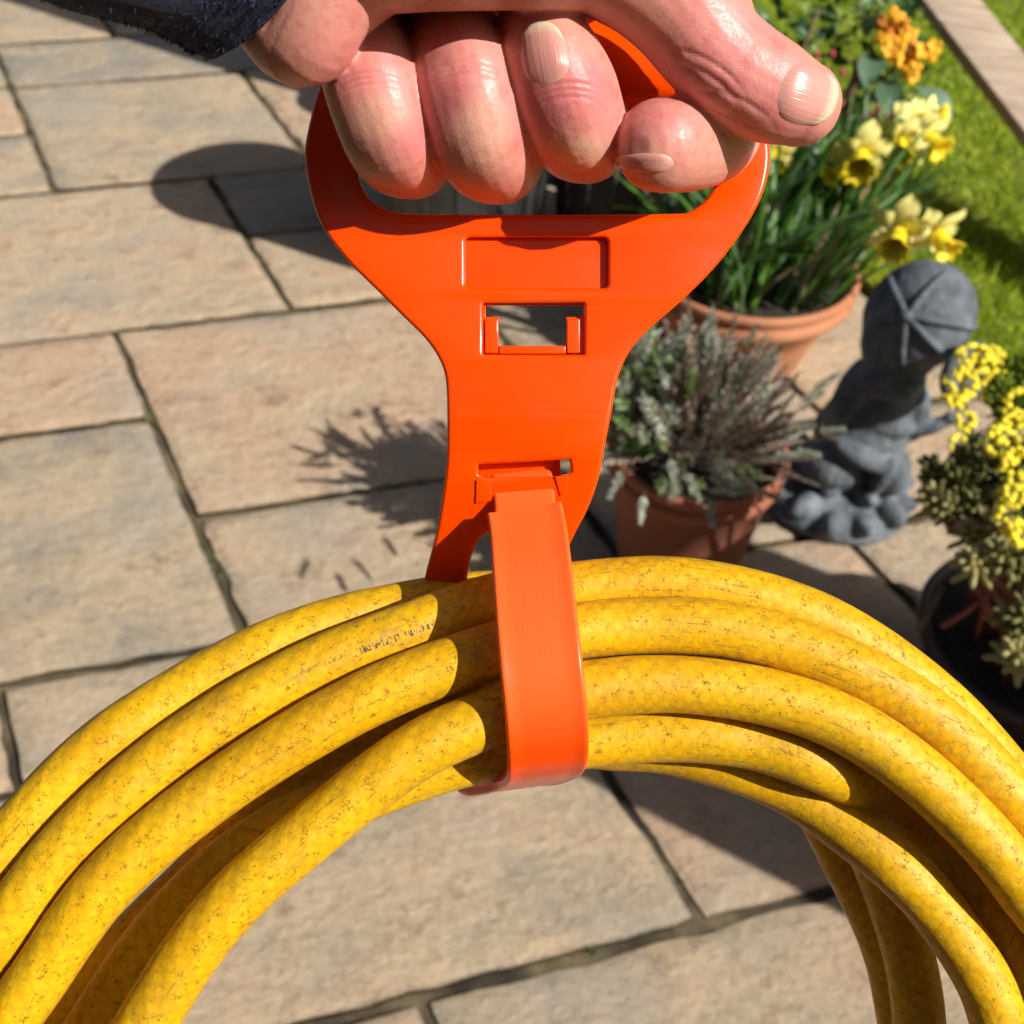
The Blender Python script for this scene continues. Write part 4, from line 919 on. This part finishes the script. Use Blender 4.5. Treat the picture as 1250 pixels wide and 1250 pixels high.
def wrinkle(x, y, t, ang, length, n=3, gap=.0014, amp=1.0, curve=0.0):
    v_ = co - hp(x, y, t); ca, sa = math.cos(RAD(ang)), math.sin(RAD(ang)); u1 = v_ @ RT; u2 = v_ @ UP; al = u1 * ca + u2 * sa; ac = -u1 * sa + u2 * ca + curve * al ** 2
    near = np.exp(-(al / length) ** 4) * (np.abs(v_ @ FW) < .009)
    for k in range(n):
        wr[:] -= amp * near * np.exp(-((ac - (k - (n - 1) / 2) * gap) / .00055) ** 2)
wrinkle(868, 75, .254, -28, .009, 2, .0022, .6, 18); wrinkle(900, 118, .256, -22, .010, 2, .0026, .5, 12)
for x, y in ((450, 95), (565, 85), (690, 112)): wrinkle(x, y, .257, 3, .007, 3, .0013, .45, 10)
wrinkle(325, 50, .25, 50, .012, 3, .003, .14)
ca_ = hand_me.color_attributes.new('tint', 'FLOAT_COLOR', 'POINT'); ca_.data.foreach_set('color', np.hstack([tint, np.ones((nv, 1))]).astype(np.float32).reshape(-1))
wa = hand_me.attributes.new('wrinkle', 'FLOAT', 'POINT'); wa.data.foreach_set('value', wr.astype(np.float32))
hand_me.materials.clear(); hand_me.materials.append(SKIN)
person = obj('person', hand_me)
person['label'] = 'left hand of a person in a navy fleece sleeve gripping the orange handle'; person['category'] = 'person'

from mathutils.bvhtree import BVHTree
bvh = BVHTree.FromPolygons([tuple(c_) for c_ in co], [tuple(p_.vertices) for p_ in hand_me.polygons])
def nail(bx, by, tx, ty, hwpx, over=0.0, lift=.0007, name='fingernail', back=.20, front=.30):
    """nail plate laid over the finger's own surface: root (bx, by), tip (tx, ty) and half width in drawing units"""
    ax = np.array([tx - bx, ty - by], float); L = np.linalg.norm(ax); ax /= L; sd_ = np.array([-ax[1], ax[0]])
    nu, nv_ = 22, 20; top = []; nor = []; UVs = []; prev = None
    for j in range(nv_ + 1):
        v_ = j / nv_
        for i in range(nu + 1):
            u_ = -1 + 2 * i / nu
            y0 = back * L * abs(u_) ** 2.2; y1 = L * (1 - front * abs(u_) ** 2.8)
            w_ = hwpx * (.93 + .07 * math.sin(v_ * math.pi)) * (1 - .06 * max(0, v_ - .7) / .3)
            p2 = np.array([bx, by]) + ax * (y0 + (y1 - y0) * v_) + sd_ * w_ * u_
            h_ = bvh.ray_cast(Vector(CAM), Vector(ray(*p2)).normalized())
            if h_[0] is None: h_ = bvh.find_nearest(Vector(D(p2[0], p2[1], .255)))
            p_, n_ = np.array(h_[0]), np.array(h_[1])
            edge = max(abs(u_) ** 5, (1 - v_) ** 6 if True else 0); off = lift * (1 - 1.25 * edge)
            top.append(p_ + n_ * off); nor.append(n_); UVs.append(((u_ + 1) / 2, v_))
    top = np.array(top).reshape(nv_ + 1, nu + 1, 3)
    for _ in range(3):
        t2 = top.copy(); t2[1:-1, 1:-1] = (top[:-2, 1:-1] + top[2:, 1:-1] + top[1:-1, :-2] + top[1:-1, 2:]) / 4; top = t2
    nor = np.array(nor); top = top.reshape(-1, 3); V = list(top) + list(top - nor * .0007); UVs = UVs + UVs
    M_ = (nu + 1) * (nv_ + 1); Fc = []
    for layer in (0, 1):
        for j in range(nv_):
            for i in range(nu):
                a = layer * M_ + j * (nu + 1) + i; f_ = (a, a + 1, a + nu + 2, a + nu + 1); Fc.append(f_ if layer == 0 else f_[::-1])
    bd = [i for i in range(nu + 1)] + [j * (nu + 1) + nu for j in range(1, nv_ + 1)] + [nv_ * (nu + 1) + i for i in range(nu - 1, -1, -1)] + [j * (nu + 1) for j in range(nv_ - 1, 0, -1)]
    for k in range(len(bd)): a, b = bd[k], bd[(k + 1) % len(bd)]; Fc.append((b, a, a + M_, b + M_))
    me = mesh_from(V, Fc, NAIL); uvl = me.uv_layers.new(name='uv')
    for lp in me.loops: uvl.data[lp.index].uv = UVs[lp.vertex_index]
    return obj(name, me, person)
nail(670, 106, 659, 29, 31)
nail(949, 104, 1017, 127, 41, lift=.0009)
nail(826, 199, 748, 199, 13, lift=.0008)

# sleeve
sl = MB(); axp = [(345, -80, .262), (310, -110, .257), (245, -158, .247), (140, -230, .230), (20, -335, .208), (-130, -480, .178)]
axw = [hp(*p) for p in axp]; rr_ = [.0330, .0345, .0350, .0380, .0410, .0440]
Cc = catmull([np.append(p, r) for p, r in zip(axw, rr_)], 8)
V, Fc = tube(Cc[:, :3], Cc[:, 3], 48, False); Vn = np.array(V)
for i in range(len(Vn)): Vn[i] += np.array(mnoise.noise_vector(Vector(Vn[i] * 45))) * .0035
inner = Cc[::-1][-14:]
Vi, Fi = tube(Cc[:14, :3], Cc[:14, 3] - .0045, 48, False); Vi = np.array(Vi)
for i in range(len(Vi)): Vi[i] += np.array(mnoise.noise_vector(Vector(Vi[i] * 45))) * .0035
sl.add(Vn, Fc); b0 = len(sl.v); sl.add(Vi, [f_[::-1] for f_ in Fi]); sl.f += [(k, (k + 1) % 48, b0 + (k + 1) % 48, b0 + k)[::-1] for k in range(48)]; sl.mi += [0] * 48
sleeve = obj('sleeve', sl.mesh(FLEECE), person)
sleeve['label'] = 'dark navy fleece sleeve cuff'
# fleece nap: short fibres over the cuff
n = 6000; fi = rng.integers(0, 48 * 34, n); FV = []; FF = []
for k in range(n):
    f_ = Fc[fi[k]]; w4 = rng.dirichlet((1, 1, 1, 1)); p = sum(Vn[f_[j]] * w4[j] for j in range(4)); nn = nrm(np.cross(Vn[f_[1]] - Vn[f_[0]], Vn[f_[3]] - Vn[f_[0]]))
    ci = Cc[np.argmin(((Cc[:, :3] - p) ** 2).sum(1)), :3]
    if nn @ (p - ci) < 0: nn = -nn
    d_ = nrm(nn + rng.normal(0, .6, 3)); s_ = nrm(np.cross(d_, rng.normal(0, 1, 3))) * .00016; L1 = .0005 + .0010 * rng.random()
    b_ = len(FV); FV += [p - s_, p + s_, p + d_ * L1]; FF.append((b_, b_ + 1, b_ + 2))
nap = obj('fleece_nap', mesh_from(FV, FF, FLEECE, False), sleeve, kind='stuff')
